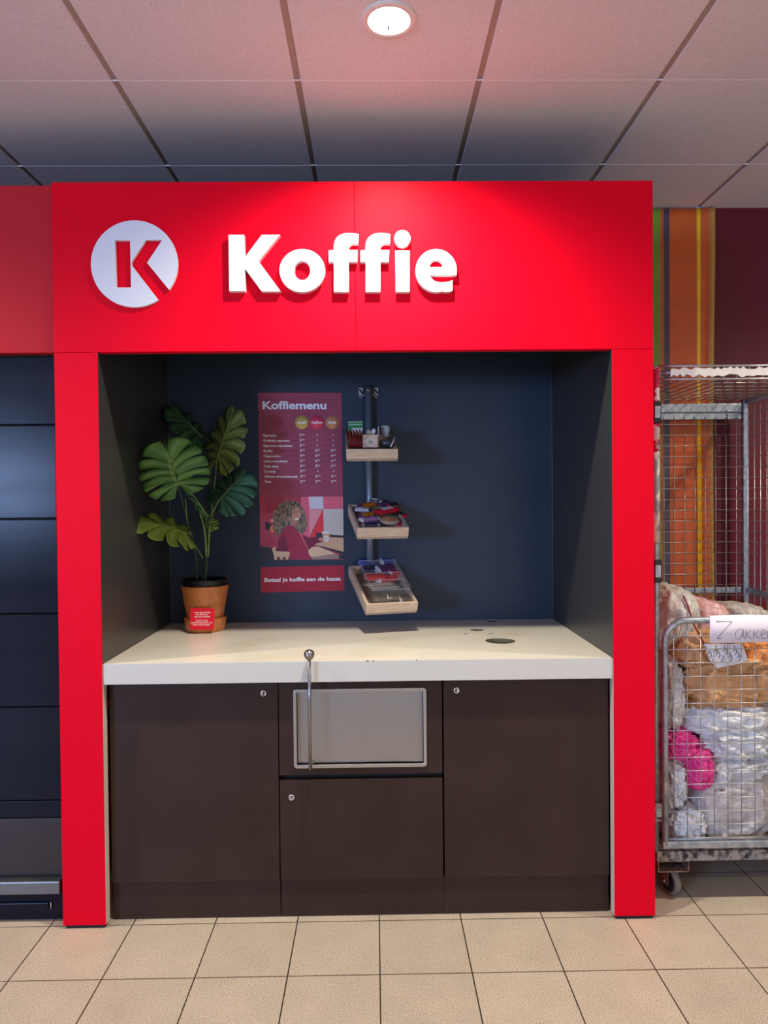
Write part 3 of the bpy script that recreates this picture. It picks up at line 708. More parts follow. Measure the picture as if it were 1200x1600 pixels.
pk = [((215, 880), (420, 850), .045, .022, 'blu', 'blu', .000, 'bright blue packet at the back left of the acrylic bin'),
      ((450, 860), (620, 840), .045, .022, 'blu', 'sil', .002, 'bright blue packet at the back right of the acrylic bin'),
      ((250, 945), (440, 940), .040, .020, 'nav', 'pur', -.006, 'dark navy packet in the second row on the left of the bin'),
      ((400, 960), (650, 915), .042, .022, 'pur', 'sil', .002, 'purple packet with silver ends in the second row of the bin'),
      ((275, 1030), (560, 1025), .040, .020, 'scar', 'scar', -.004, 'scarlet packet lying left in the middle row of the bin'),
      ((400, 1065), (690, 1020), .038, .020, 'scar', 'wht', -.012, 'scarlet packet with white ends in the middle row of the bin'),
      ((560, 1000), (700, 985), .034, .016, 'red', 'wht', -.004, 'crimson packet tucked at the right behind the middle row'),
      ((360, 1290), (600, 1275), .040, .020, 'brn', 'brn', -.024, 'grey-brown packet at the front left of the acrylic bin'),
      ((520, 1265), (700, 1265), .036, .018, 'brn', 'crm', -.018, 'grey-brown packet with cream ends at the front middle of the bin'),
      ((660, 1285), (825, 1270), .038, .018, 'brn', 'sil', -.024, 'brown packet with silver ends at the front right of the bin')]
for a, b_, wd_, th, c, c2_, h, lb in pk: wrapper('snack_packet', m3, z7(*a), z7(*b_), wd_, th, fo[c], fo[c2_], lb, 'snack', G3, h)
for k, (a, b_, h) in enumerate((((275, 1120), (630, 1100), -.020), ((330, 1150), (700, 1135), -.022))):
    wrapper('flat_packet', m3, z7(*a), z7(*b_), .024, .008, fo['crm'], fo['crm'], ['cream flat packet just behind the front divider, rear one', 'cream flat packet just behind the front divider, front one'][k], 'snack', 'cream packets in the bin', h)

# top tray: stirrers, tea, sugar
def z6(x, y): return (530 + x / 8.57, 590 + y / 8.57)
redp = plain('red_plastic', (.30, .004, .008), .3); 
n_st = 16; st0 = None
for k in range(n_st):
    u = k / (n_st - 1); row = k % 2
    bot = W(*z6(150 + 165 * u, 925), 1, .535 + .02 * row); top = W(*z6(92 + 222 * u, 690 + 18 * ((k * 7) % 3)), 1, .565 + .02 * row)
    d = top - bot
    o = empty('stir_stick', bot, 'thin red plastic stir stick standing in the bunch in the top tray', 'stirrer', 'red stir sticks')
    if st0 is None or True:
        mb = MB(); s_v = Vector((1, 0, 0)) * .0026
        mb.tube([bot, bot + d * .5, top], [.0019, .0019, .0022], redp, 6); mb.build('stick', o)
mb = MB()
def upright(mb, zx0, zy0, zx1, zy1, y, th, m, bev=.001, zf=z6):
    a, b_ = W(*zf(zx0, zy0), 1, y), W(*zf(zx1, zy1), 1, y); mb.box((min(a.x, b_.x), y, min(a.z, b_.z)), (max(a.x, b_.x), y + th, max(a.z, b_.z)), m, bev)
t = empty('tea_packet', W(*z6(220, 700), 1, .62), 'green and white tea packet standing behind the red stir sticks', 'tea packet')
mb = MB(); upright(mb, 120, 598, 318, 860, .615, .03, fo['grn']); mb.build('packet', t)
mb = MB(); upright(mb, 125, 622, 312, 636, .6135, .001, plain('pale_green', (.35, .62, .40)), 0); upright(mb, 170, 676, 318, 760, .6135, .001, fo['wht'], 0); upright(mb, 122, 590, 314, 598, .6135, .032, plain('pale_green_edge', (.5, .66, .52)), 0); mb.build('printed_label', t)
t = empty('sugar_box', W(*z6(415, 930), 1, .53), 'small kraft box printed with a ring between the stir sticks and the dark cup', 'box')
kraft = grain(mat('printed_kraft', (.5, .35, .25), .6), (.45, .28, .18), (.68, .55, .44), 60, 2)
mb = MB(); upright(mb, 316, 765, 520, 935, .53, .06, kraft); mb.build('box_body', t)
mb = MB(); c = W(*z6(418, 855), 1, .529)
pts = [(c.x + .019 * math.cos(a), .529, c.z + .017 * math.sin(a)) for a in [2 * PI * i / 24 for i in range(24)]]
mb.tube(pts, .0022, fo['wht'], 6, closed=True); mb.ball(c, .006, plain('teal_print', (.08, .38, .28)), (1.2, .2, .7), 2); mb.build('printed_ring', t)
for k, (x, y, r, c, lb) in enumerate(((395, 735, 34, 'crm', 'crumpled cream sachet poking out behind the kraft box'), (465, 720, 30, 'wht', 'white sachet poking out behind the kraft box'))):
    mb = MB(); p = W(*z6(x, y), 1, .615); mb.ball(p, r / 8.57 * .0029, fo[c], (1, .4, 1.25), 3)
    for v in mb.bm.verts: v.co += Vector((0, .3, 1)) * noise.noise(v.co * 120) * .006
    tag(mb.build('sachet'), lb, 'sachet', 'sachets in the top tray')
t = empty('divider_card', W(*z6(530, 900), 1, .6), 'thin beige divider board standing in the middle of the top tray', 'divider')
mb = MB(); upright(mb, 518, 650, 534, 930, .58, .12, M['wood'], .001); mb.build('board', t)
tag(empty('milk_cup', W(*z6(615, 800), 1, .62), 'pale milk cups leaning at the back right of the top tray, stacked', 'cup'))
t = bpy.data.objects['milk_cup']
p = W(*z6(618, 800), 1, .64); mb = MB(); mb.lathe([(.0, 0), (.014, 0), (.021, .034), (.022, .036), (0, .037)], plain('pale_blue_cup', (.52, .56, .64), .35), (p.x, p.y, p.z), 24); mb.build('cup_body', t)
mb = MB(); mb.lathe([(.017, .037), (.0215, .038), (.020, .050), (.016, .052), (0, .052)], plain('pale_green_lid', (.40, .50, .46), .35), (p.x, p.y, p.z), 24); mb.build('cup_lid', t)
t = empty('metal_dish', W(*z6(640, 930), 1, .56), 'dark glossy oval dish at the front right of the top tray', 'dish')
p = W(*z6(632, 925), 1, .575); mb = MB(); dm = plain('dark_gloss', (.06, .065, .08), .15, coat=.5)
mb.lathe([(0, 0), (.024, .0), (.030, .010), (.031, .026), (.0285, .026), (.026, .012), (.0, .006)], dm, (p.x, p.y, p.z), 28); mb.build('dish_body', t)
a, b_ = W(*z6(690, 925), 1, .53), W(*z6(752, 792), 1, .57); mb = MB(); mb.tube([a, b_], .0032, fo['wht'], 8); tag(mb.build('paper_stick'), 'thin white paper stick leaning on the dark dish', 'stick')

# ================================================================== POTTED PLANT
pc = Vector((-.770, .672, ZC + .0004))
PL = empty('potted_plant', pc, 'split-leaf monstera plant in a terracotta pot in the left corner of the niche', 'plant')
mb = MB(); mb.lathe([(0, 0), (.083, 0), (.090, .012), (.0935, .058), (.0935, .062), (.088, .062), (.083, .016), (0, .014)], M['terra'], pc, 56); mb.build('saucer', PL)
mb = MB(); mb.lathe([(0, .0145), (.070, .0145), (.076, .03), (.1045, .196), (.1065, .200), (.1065, .206), (.102, .206), (.099, .196), (.074, .05), (0, .045)], M['terra'], pc, 64); mb.build('pot', PL)
mb = MB(); mb.lathe([(.085, .10), (.0965, .20), (.098, .230), (.0985, .233), (.095, .233), (.093, .215), (.0, .212)], mat('black_plastic', (.008, .008, .009), .4), pc, 56); mb.build('inner_pot', PL)
ZI = pc.z + .212
def P3(px, py, y): return W(px, py, 1, y)
def stempart(pts, r, m, nm='stem'):
    mb = MB(); mb.tube(pts, r, m, 8); mb.build(nm, PL)
def smooth(pts, n=6):
    out = []
    P_ = [pts[0]] + pts + [pts[-1]]
    for i in range(1, len(P_) - 2):
        for k in range(n):
            t = k / n; a, b_, c, d = P_[i - 1], P_[i], P_[i + 1], P_[i + 2]
            out.append(.5 * ((2 * b_) + (c - a) * t + (2 * a - 5 * b_ + 4 * c - d) * t * t + (3 * b_ - a - 3 * c + d) * t ** 3))
    return out + [pts[-1]]
def taper(n, a, b_): return [a + (b_ - a) * i / (n - 1) for i in range(n)]
def stem(pxs, ys, r0, r1, m):
    p = smooth([P3(x, y, q_) for (x, y), q_ in zip(pxs, ys)]); stempart(p, taper(len(p), r0, r1), m); return p
def zz4(x, y): return (210 + x / 5.333, 620 + y / 5.333)
stem([(320, 915), zz4(600, 1400), zz4(600, 1290)], (.66, .66, .655), .0085, .007, M['stemdark'])
stem([(316, 915), zz4(575, 1480), zz4(585, 1380)], (.67, .67, .665), .006, .005, M['stemdark'])
stem([zz4(600, 1330), zz4(585, 1120), zz4(545, 960), zz4(510, 830)], (.655, .645, .63, .61), .006, .0035, M['stem'])
stem([zz4(615, 1330), zz4(620, 1200), zz4(628, 1080), zz4(655, 960), zz4(705, 860)], (.66, .66, .66, .64, .62), .005, .003, M['stem'])
stem([zz4(612, 1300), zz4(640, 1000), zz4(660, 800), zz4(678, 640), zz4(684, 520)], (.67, .70, .71, .70, .68), .0045, .003, M['stem'])
stem([zz4(520, 1560), zz4(515, 1350), zz4(480, 1170), zz4(440, 1040), zz4(415, 930), zz4(365, 745)], (.66, .65, .62, .58, .53, .44), .0045, .003, M['stemdark'])
stem([zz4(570, 1345), zz4(520, 1260), zz4(470, 1190), zz4(420, 1130)], (.65, .63, .60, .57), .0035, .003, M['stem'])
stem([zz4(440, 1050), zz4(425, 850)], (.58, .50), .003, .0022, M['stem'])
stem([zz4(610, 1310), zz4(625, 1000), zz4(632, 700), zz4(600, 430), zz4(565, 330)], (.69, .74, .77, .80, .805), .004, .0025, M['stemdark'])

def leaf(name, joint, tip, normal, L, Wd, m, nl=6, slit=.42, fold=.25, droop=.15, curl=0.0, base=.22, wavy=.01, seed=0, gap=.12):
    """split leaf: joint and tip world points, lobes separated by slits, folded along the midrib"""
    joint = Vector(joint); Yv = (Vector(tip) - joint); L = Yv.length / .86; Yv.normalize()
    N = Vector(normal); N = (N - Yv * N.dot(Yv)).normalized(); Xv = Yv.cross(N)
    mt = Matrix((Xv, Yv, N)).transposed().to_4x4(); mt.translation = joint
    mb = MB(); bm = mb.bm; vl = bm.loops.layers.float.new('vein') if False else None
    vein = []
    rnd = random.Random(seed)
    def mid(t): return Vector((0, (.05 + .70 * max(0, (t - base) / (1 - base))) * L * .86, 0))
    def edge(t, s):
        a = math.radians(-88 + 176 * t); ex = math.cos(a) ** .55 if math.cos(a) > 0 else 0
        cy = .33 * L
        y = cy + (L * .53 if math.sin(a) > 0 else L * .52) * math.sin(a)
        x = Wd / 2 * ex * (1.0 - .12 * math.sin(a)) + (.02 * L if t < .1 else 0)
        return Vector((s * x, y, 0))
    def shape(p):
        x, y = p.x, p.y; u = x / (Wd / 2); v = y / L
        z = -fold * abs(x) - droop * L * v * v - curl * x * x / Wd + wavy * math.sin(v * 23 + 3 * (x > 0)) * abs(u)
        return Vector((x, y, z))
    nv = 8
    for s in (-1, 1):
        cuts = [0] + [(.13 + .80 * (i + .25 * rnd.random()) / (nl - .3)) for i in range(nl - 1)] + [1.0]
        for i in range(nl):
            a, b_ = cuts[i], cuts[i + 1]; cols = 5; grid = []
            st = slit + .10 * rnd.random()
            for j in range(nv + 1):
                v = j / nv; g_ = 0 if v < st else gap * ((v - st) / (1 - st)) ** .7
                row_ = []
                for c in range(cols):
                    u = c / (cols - 1)
                    lo = a + (b_ - a) * (g_ if i > 0 else 0); hi = b_ - (b_ - a) * (g_ if i < nl - 1 else 0)
                    t = lo + (hi - lo) * u; tm = a + (b_ - a) * u
                    rv = v * (1 - .035 * (2 * u - 1) ** 8 * v)
                    p = mid(tm) * (1 - rv) + edge(t, s) * rv
                    # veins sweep forward a little
                    p.y += .05 * L * math.sin(v * PI) * (1 if t > .3 else .3)
                    q_ = shape(p); q_.z += .004 * v * (1 - (2 * u - 1) ** 2)
                    vv = bm.verts.new(q_); vein.append(1.0 if j == 0 else (.55 if c == 2 and v < .8 else 0.0)); row_.append(vv)
                grid.append(row_)
            fs = []
            for j in range(nv):
                for c in range(cols - 1):
                    q4 = [grid[j][c], grid[j][c + 1], grid[j + 1][c + 1], grid[j + 1][c]]
                    try: fs.append(bm.faces.new(q4))
                    except ValueError: pass
            mb._fin(fs, m, True)
    bmesh.ops.transform(bm, matrix=mt, verts=bm.verts)
    bm.verts.index_update()
    me = bpy.data.meshes.new(name); bm.to_mesh(me)
    at_ = me.attributes.new('vein', 'FLOAT', 'POINT')
    for i, v in enumerate(vein): at_.data[i].value = v
    bm.free(); me.materials.append(m)
    o = bpy.data.objects.new(name, me); COL.objects.link(o)
    so = o.modifiers.new('thick', 'SOLIDIFY'); so.thickness = .0012; so.offset = 0
    o.parent = PL; o.matrix_parent_inverse = PL.matrix_world.inverted()
    # raised midrib
    mr = MB(); pts = [mt @ (shape(Vector((0, L * .86 * i / 10, 0))) + Vector((0, 0, .0012))) for i in range(11)]
    mr.tube(pts, taper(11, .0026, .0008), M['stem'], 6); mr.build('midrib', o)
    return o
leaf('leaf', P3(*zz4(372, 748), .44), P3(*zz4(245, 358), .40), (.12, -1, .12), 0, .285, M['leaf_a'], 6, .34, .10, .03, base=.22, seed=1, gap=.12)
leaf('leaf', P3(*zz4(686, 525), .68), P3(*zz4(828, 82), .64), (-.62, -.78, .0), 0, .235, M['leaf_b'], 6, .45, .22, .04, seed=2)
leaf('leaf', P3(*zz4(562, 335), .80), P3(*zz4(300, 62), .76), (.45, -.60, .85), 0, .20, M['leaf_c'], 5, .5, .25, .05, seed=3)
leaf('leaf', P3(*zz4(705, 865), .62), P3(*zz4(930, 605), .66), (-.35, -.75, .50), 0, .265, M['leaf_d'], 6, .42, .30, .04, seed=4)
leaf('leaf', P3(*zz4(440, 1145), .56), P3(*zz4(55, 930), .37), (.05, -.72, .62), 0, .15, M['leaf_e'], 5, .5, .35, .42, seed=5)
leaf('leaf', P3(*zz4(615, 1000), .56), P3(*zz4(365, 628), .42), (.72, -.66, .35), 0, .040, M['leaf_c'], 4, .9, .6, .05, seed=6)
leaf('leaf', P3(*zz4(640, 1040), .70), P3(*zz4(665, 1115), .69), (.1, -.9, .3), 0, .06, M['leaf_e'], 4, .8, .3, .05, seed=8)

# card propped on the pot
g3 = crop(24, 295, 945, .572)
CA = empty('instruction_card', (-.78, .572, 1.0), 'small red card with white text leaning on the terracotta pot', 'sign')
mb = MB(); cp = [g3(55, 150), g3(90, 125), g3(945, 135), g3(975, 165), g3(960, 610), g3(930, 905), g3(900, 940), g3(60, 925), g3(30, 900)]
slab(mb, cp, .5715, .5735, plain('card_red', (.78, .004, .03), .35)); mb.build('card', CA)
mb = MB()
g3f = crop(24, 295, 945, .5713)
for tx, x0, x1, yb_ in (('PAK JE KOFFIE', 215, 810, 312), ('EN BETAAL', 275, 725, 388), ('BIJ DE KASSA!', 212, 800, 468), ('TAKE YOUR', 262, 722, 612), ('COFFEE AND PAY AT', 72, 885, 692), ('THE CASH DESK', 140, 800, 772)):
    put_text(mb, g3f, tx, x0, x1, yb_, 44, M['print_white'], .03, dy=.0)
mb.build('card_lettering', CA)

# ================================================================== STRIPED BANNER ON THE WALL
st = [(1.22, (.20, .34, .035)), (1.376, (.56, .12, .03)), (1.391, (.085, .07, .10)), (1.419, (.64, .125, .025)), (1.550, (.90, .60, .02)), (1.567, (.66, .13, .03)), (1.600, (.55, .16, .10)), (1.605, (.46, .26, .04)), (1.618, (.60, .36, .10))]
smats = [grain(mat('banner_stripe', c, .38, spec=.4), tuple(v * .94 for v in c), tuple(min(1, v * 1.05) for v in c), 12, 2) for _, c in st]
mb = MB(); xs = [s[0] for s in st] + [1.634]; NXB = 64; NZB = 70
cols = []
allx = []
for k, (a, b_) in enumerate(zip(xs, xs[1:])):
    n_ = max(1, int((b_ - a) / .007))
    for i in range(n_): allx.append((a + (b_ - a) * i / n_, k))
allx.append((xs[-1], len(st) - 1))
def by(x, z):
    fold = .020 * math.exp(-((x - 1.585) / .030) ** 2) * min(1, max(0, (2.05 - z) / .35))
    fold += .012 * math.exp(-((x - 1.612) / .015) ** 2)
    cre = .0030 * math.sin((x - 1.34) * 70 + (2.85 - z) * 34) * math.exp(-((x - 1.40) / .06) ** 2 - ((z - 2.80) / .11) ** 2)
    return .835 - fold - cre - .002 * math.sin(z * 3)
g_ = [[mb.bm.verts.new((x + (.006 * math.sin(z * 2.2 + 1) * max(0, (x - 1.55) / .08)), by(x, z), z)) for z in [.35 + (2.918 - .35) * j / NZB for j in range(NZB + 1)]] for x, _ in allx]
for i in range(len(allx) - 1):
    mb._fin([mb.bm.faces.new([g_[i][j], g_[i + 1][j], g_[i + 1][j + 1], g_[i][j + 1]]) for j in range(NZB)], smats[allx[i][1]], True)
o = mb.build('striped_banner'); tag(o, 'hanging banner with green, orange, grey and yellow vertical stripes on the burgundy wall', 'banner')
so = o.modifiers.new('thick', 'SOLIDIFY'); so.thickness = .002; so.offset = 1

# ================================================================== WIRE CAGE TROLLEY
CG = empty('wire_cage_trolley', (1.4, .45, 0), 'tall galvanised wire cage trolley on castors filled with bags, right of the kiosk', 'trolley')
GX0, GX1, GY0, GY1 = 1.062, 1.742, .115, .760
DZ0, DZ1 = .157, .195
gv, wr = M['galv'], M['wire']
mb = MB(); mb.box((GX0, GY0 - .01, DZ0), (GX1 + .02, GY1 + .01, DZ1), M['rust'], .003); mb.build('deck', CG)
def panelmesh(name, origin, U, V, w_, h_, pu, pv, ou, ov, r=.0019, frame=.013, two=False):
    """welded mesh panel: wires along V at pitch pu, along U at pitch pv"""
    mb = MB(); O = Vector(origin); U = Vector(U); V = Vector(V); N = U.cross(V)
    x = ou
    while x < w_ - .004: mb.tube([O + U * x, O + U * x + V * h_], r, wr, 6); x += pu
    z = ov
    while z < h_ - .004: mb.tube([O + V * z + N * r * 1.8, O + V * z + U * w_ + N * r * 1.8], r, wr, 6); z += pv
    return mb.build(name, CG)
LZ = 1.992
# rear panel
rz0, rz1 = .21, 1.985
panelmesh('rear_mesh', (GX0 + .03, GY1 - .008, rz0), (1, 0, 0), (0, 0, 1), GX1 - GX0 - .04, rz1 - rz0 - .07, .0487, .0500, .02, .022)
mb = MB(); mb.box((GX0 + .02, GY1 - .014, 1.936), (GX1 - .02, GY1 + .012, 1.980), gv, .006); mb.box((GX0 + .02, GY1 - .006, 1.905), (GX1 - .02, GY1 + .004, 1.936), gv, .002); mb.build('rear_top_beam', CG)
mb = MB(); mb.box((GX0 + .02, GY1 - .004, 1.090), (GX1 - .02, GY1 + .012, 1.118), gv, .003); mb.build('rear_mid_beam', CG)
# posts
for nm, x, y, z1 in (('post', GX1 - .002, GY1 - .002, 2.0), ('post', GX0, GY1 - .002, 2.0), ('post', GX1, GY0 + .004, 2.03)):
    mb = MB(); mb.box((x - .013, y - .013, DZ1), (x + .009, y + .013, z1), gv, .004); mb.tube([(x + .014, y + .004, DZ1), (x + .014, y + .004, z1 - .04)], .0055, gv, 8); mb.build(nm, CG)
mb = MB(); lx = W(1025.5, 900, 1, GY0).x
mb.tube([(lx - .004, GY0 + .004, DZ1), (lx + .003, GY0 + .004, 2.036)], .0125, gv, 16); fpst = mb.build('post', CG)
rsticker = grain(mat('torn_sticker', (.7, .1, .2), .6), (.62, .01, .09), (.80, .70, .70), 26, 4, lo=.50, hi=.56)
wsticker = grain(mat('torn_white_sticker', (.7, .7, .7), .6), (.30, .33, .36), (.80, .75, .70), 34, 4, (1, 1, .5), lo=.45, hi=.55)
def stick(z0, z1, m_, lb):
    f = lambda z: lx - .004 + .007 * (z - DZ1) / (2.036 - DZ1)
    mb = MB(); mb.tube([(f(z0), GY0 + .004, z0), (f(z1), GY0 + .004, z1)], .0134, m_, 16); tag(mb.build('sticker_remnant', fpst), lb)
stick(W(1026, 705, 1, GY0).z, W(1026, 574, 1, GY0).z, rsticker, 'torn red and white sticker')
stick(W(1026, 850, 1, GY0).z, W(1026, 685 + 22, 1, GY0).z, wsticker, 'torn whitish sticker')
for py0, py1 in ((627, 662), (874, 910), (1253, 1282)):
    a, b_ = W(1026, py0, 1, GY0), W(1026, py1, 1, GY0)
    mb = MB(); mb.box((lx - .016, GY0 - .016, b_.z), (lx + .0175, GY0 + .018, a.z), M['blackmetal'] if py0 < 1000 else M['rust'], .006); mb.box((lx - .010, GY0 - .0175, b_.z + .02), (lx + .012, GY0 - .015, a.z - .02), gv, .002); mb.build('hinge_clamp', CG)
# side panels
panelmesh('side_mesh', (GX1 + .004, GY0 + .02, rz0), (0, 1, 0), (0, 0, 1), GY1 - GY0 - .04, 1.97 - rz0, .052, .0500, .03, .022)
panelmesh('side_mesh', (GX0 - .001, GY0 + .02, rz0), (0, 1, 0), (0, 0, 1), GY1 - GY0 - .04, 1.97 - rz0, .052, .0500, .03, .022)
for x in (GX1 + .002, GX0):
    mb = MB(); mb.box((x - .008, GY0 + .02, 1.975), (x + .014, GY1 - .02, 2.002), gv, .004); mb.build('side_top_beam', CG)
    mb = MB(); mb.box((x - .002, GY0 + .02, 1.090), (x + .010, GY1 - .02, 1.118), gv, .003); mb.build('side_mid_beam', CG)
# lid
panelmesh('lid_mesh', (GX0 + .005, GY0, LZ), (1, 0, 0), (0, 1, 0), GX1 - GX0 - .01, GY1 - GY0, .0487, .094, .018, .05, .0021)
mb = MB(); xl, xr = W(1026, 572, 1, GY0).x, GX1 + .02
zt_ = W(1100, 572, 1, GY0).z; zb_ = W(1100, 592.5, 1, GY0).z
mb.tube([(xl, GY0 - .004, zt_), (xr, GY0 - .004, zt_)], .0042, wr, 8); mb.tube([(xl, GY0 - .004, zb_), (xr, GY0 - .004, zb_)], .0042, wr, 8)
x = xl + .01
while x < xr: mb.tube([(x, GY0 - .004, zb_), (x, GY0 - .004, zt_ + .004)], .002, wr, 6); x += .0487
mb.tube([(xl, GY0 + .012, (zt_ + zb_) / 2 + .002), (xr, GY0 + .012, (zt_ + zb_) / 2 + .002)], .010, gv, 10)
lr = mb.build('lid_front_rail', CG)
mb = MB(); rnd = random.Random(4); zc_ = (zt_ + zb_) / 2; xx = xl + .05; top_, bot_ = [], []
while xx < xr - .01:
    top_.append((xx, GY0 - .007 + rnd.uniform(-.001, .001), zc_ + .016 + rnd.uniform(-.006, .006))); bot_.append((xx, GY0 - .007 + rnd.uniform(-.001, .001), zc_ - .012 + rnd.uniform(-.007, .007))); xx += .012
for i in range(len(top_) - 1): mb.poly([top_[i], top_[i + 1], bot_[i + 1], bot_[i]], plain('torn_paper', (.80, .72, .62), .7) if i == 0 else M['torn_paper'])
bmesh.ops.remove_doubles(mb.bm, verts=mb.bm.verts, dist=.0002)
o = mb.build('torn_paper_strip', lr); tag(o, 'torn cream paper strip'); so = o.modifiers.new('t', 'SOLIDIFY'); so.thickness = .0008
# front gate with rounded corners
gx0, gx1g = W(1038.5, 1150, 1, GY0 - .012).x, GX1 - .012; gt = W(1090, 969, 1, GY0 - .012).z; gb = W(1100, 1318, 1, GY0 - .012).z
GYf = GY0 - .014; R_ = .085
path = [Vector((gx0, GYf, gb))] + [Vector((gx0, GYf, gb + (gt - R_ - gb) * t)) for t in (.5, 1)]
path += [Vector((x, GYf, z)) for x, z in arc(gx0 + R_, gt - R_, R_, R_, 180, 90, 10)[1:]] + [Vector((x, GYf, z)) for x, z in arc(gx1g - R_, gt - R_, R_, R_, 90, 0, 10)] + [Vector((gx1g, GYf, gb))]
mb = MB(); mb.tube(path, .0125, gv, 14); mb.box((gx0 - .012, GYf - .011, gb - .013), (gx1g + .012, GYf + .011, gb + .013), gv, .003)
mb.tube([(gx0 + .01, GYf, gb + .019), (gx1g - .01, GYf, gb + .019)], .003, wr, 6)
GT = mb.build('front_gate_frame', CG)
mb = MB(); vx = W(1053, 1200, 1, GYf).x; vp = (W(1179.5, 1200, 1, GYf).x - vx) / 6; x = vx; k = 0
while x < gx1g - .02:
    dx = x - gx0; zt2 = gt - .006 if dx > R_ else gt - R_ + math.sqrt(max(0, R_ ** 2 - (R_ - dx) ** 2)) - .004
    if k == 0: zt2 = W(1053, 993, 1, GYf).z
    mb.tube([(x, GYf, gb), (x, GYf, zt2)], .0017, wr, 6); x += vp; k += 1
hz = W(1100, 993, 1, GYf).z; hp = (hz - W(1100, 1140.5, 1, GYf).z) / 7; z = hz
while z > gb + .02:
    mb.tube([(gx0, GYf - .0034, z), (gx1g, GYf - .0034, z)], .0017, wr, 6); z -= hp
mb.build('front_gate_mesh', CG)
# castors
for x, y in ((1.128, .165), (1.128, .70), (1.69, .165), (1.69, .70)):
    ca = MB(); wx = .060; rr_ = M['rustred']
    for zz_ in (.112, .152): ca.box((x - wx, y - .055, zz_), (x + wx, y + .05, zz_ + .0045), rr_, .001)
    for sx_ in (-wx, wx - .004): ca.box((x + sx_, y - .055, .112), (x + sx_ + .004, y + .05, .156), rr_, .001)
    pl_ = ca.build('castor', CG)
    yaw = Matrix.Translation((x + .005, y, 0)) @ Matrix.Rotation(math.radians(20), 4, 'Z')
    fk = MB()
    for s in (-1, 1): fk.box((s * .022 - .0015, -.020, .045), (s * .022 + .0015, .022, .108), rr_ if s < 0 else M['blackmetal'], .001)
    fk.box((-.024, -.026, .104), (.024, .028, .110), M['blackmetal'], .002); fk.tube([(-.030, .0, .055), (.030, 0, .055)], .006, gv, 10)
    bmesh.ops.transform(fk.bm, matrix=yaw, verts=fk.bm.verts); fk.build('fork', pl_)
    wl = MB(); prof = [(.010, -.012), (.040, -.012), (.046, -.015), (.053, -.011), (.0545, 0), (.053, .011), (.046, .015), (.040, .012), (.010, .012)]
    wl.lathe(prof, M['rubber'], seg=40, mtx=yaw @ T(0, 0, .0555) @ Matrix.Rotation(PI / 2, 4, 'Y'))
    for s in (-1, 1): wl.lathe([(0, s * .0135), (.036, s * .0135), (.0395, s * .0125)], M['blackmetal'], seg=32, mtx=yaw @ T(0, 0, .0555) @ Matrix.Rotation(PI / 2, 4, 'Y'))
    wl.build('wheel', pl_)
# chain
mb = MB(); a, b_ = W(1135, 645, 1, GY1 - .04), W(1140, 752, 1, GY1 - .04)
for k in range(16):
    p = a + (b_ - a) * (k / 15) + Vector((.003 * math.sin(k), 0, 0)); pts = []
    for i in range(12):
        an = 2 * PI * i / 12; v = Vector((.0045 * math.cos(an), 0, .0115 * math.sin(an)))
        if k % 2: v = Matrix.Rotation(PI / 2, 3, 'Z') @ v
        pts.append(p + v)
    mb.tube(pts, .0013, M['blackmetal'], 5, closed=True)
tag(mb.build('hanging_chain'), 'thin dark chain hanging inside the cage near its rear right post', 'chain')

# paper notice on the gate
NO = empty('paper_notice', (1.42, GYf - .02, gt), 'white paper notice with handwritten Zakken on the front gate of the cage', 'notice')
yn = GYf - .0165
tl, bl = W(1109, 962, 1, yn), W(1109, 1004.5, 1, yn); h_ = tl.z - bl.z
paper = mat('white_paper', (.80, .74, .80), .7)
mb = MB(); W_ = .33; nn = 24; tp, bt = [], []
for i in range(nn + 1):
    u = i / nn; y = yn - .0015 * math.sin(u * 9); tp.append(mb.bm.verts.new((tl.x + W_ * u, y, tl.z + .002 * math.sin(u * 5)))); bt.append(mb.bm.verts.new((tl.x + W_ * u, y - .002 * math.sin(u * 6), bl.z)))
mb._fin([mb.bm.faces.new([tp[i], tp[i + 1], bt[i + 1], bt[i]]) for i in range(nn)], paper, True)
o = mb.build('paper_sheet', NO); so = o.modifiers.new('t', 'SOLIDIFY'); so.thickness = .0006; so.offset = 0
# strokes in crop coordinates (x 6.316 from 1010,920)
ink = plain('black_ink', (.02, .018, .025), .6); s6 = 6.316
g6 = crop(s6, 1010, 920, yn - .0035)
strokes = [[(690, 322), (848, 322), (700, 490)], [(700, 492), (862, 492)],
           [(955, 405), (925, 398), (890, 420), (878, 460), (888, 492), (912, 498), (938, 480), (952, 440), (957, 402)], [(957, 402), (955, 460), (970, 498)],
           [(985, 408), (984, 498)], [(1032, 405), (992, 452), (1038, 496)],
           [(1062, 408), (1062, 498)], [(1112, 405), (1070, 452), (1120, 496)],
           [(1135, 455), (1175, 440), (1172, 410), (1150, 408), (1136, 435), (1138, 475), (1155, 494), (1185, 485)],
           [(1200, 495), (1200, 440), (1200, 415)], [(1200, 440), (1220, 415), (1245, 420), (1250, 450), (1250, 495)]]
mb = MB()
for k, s_l in enumerate(strokes):
    p = smooth([g6(*q_) for q_ in s_l], 4) if len(s_l) > 3 else [g6(*q_) for q_ in s_l]
    p = [Vector((q_.x, yn - .0026, q_.z)) for q_ in p]
    mb.tube(p, .0011 if k in (0, 1) else .0008, ink, 6)
for v in mb.bm.verts: v.co.y = yn - .0026 + (v.co.y - yn + .0026) * .4
mb.build('handwriting', NO)

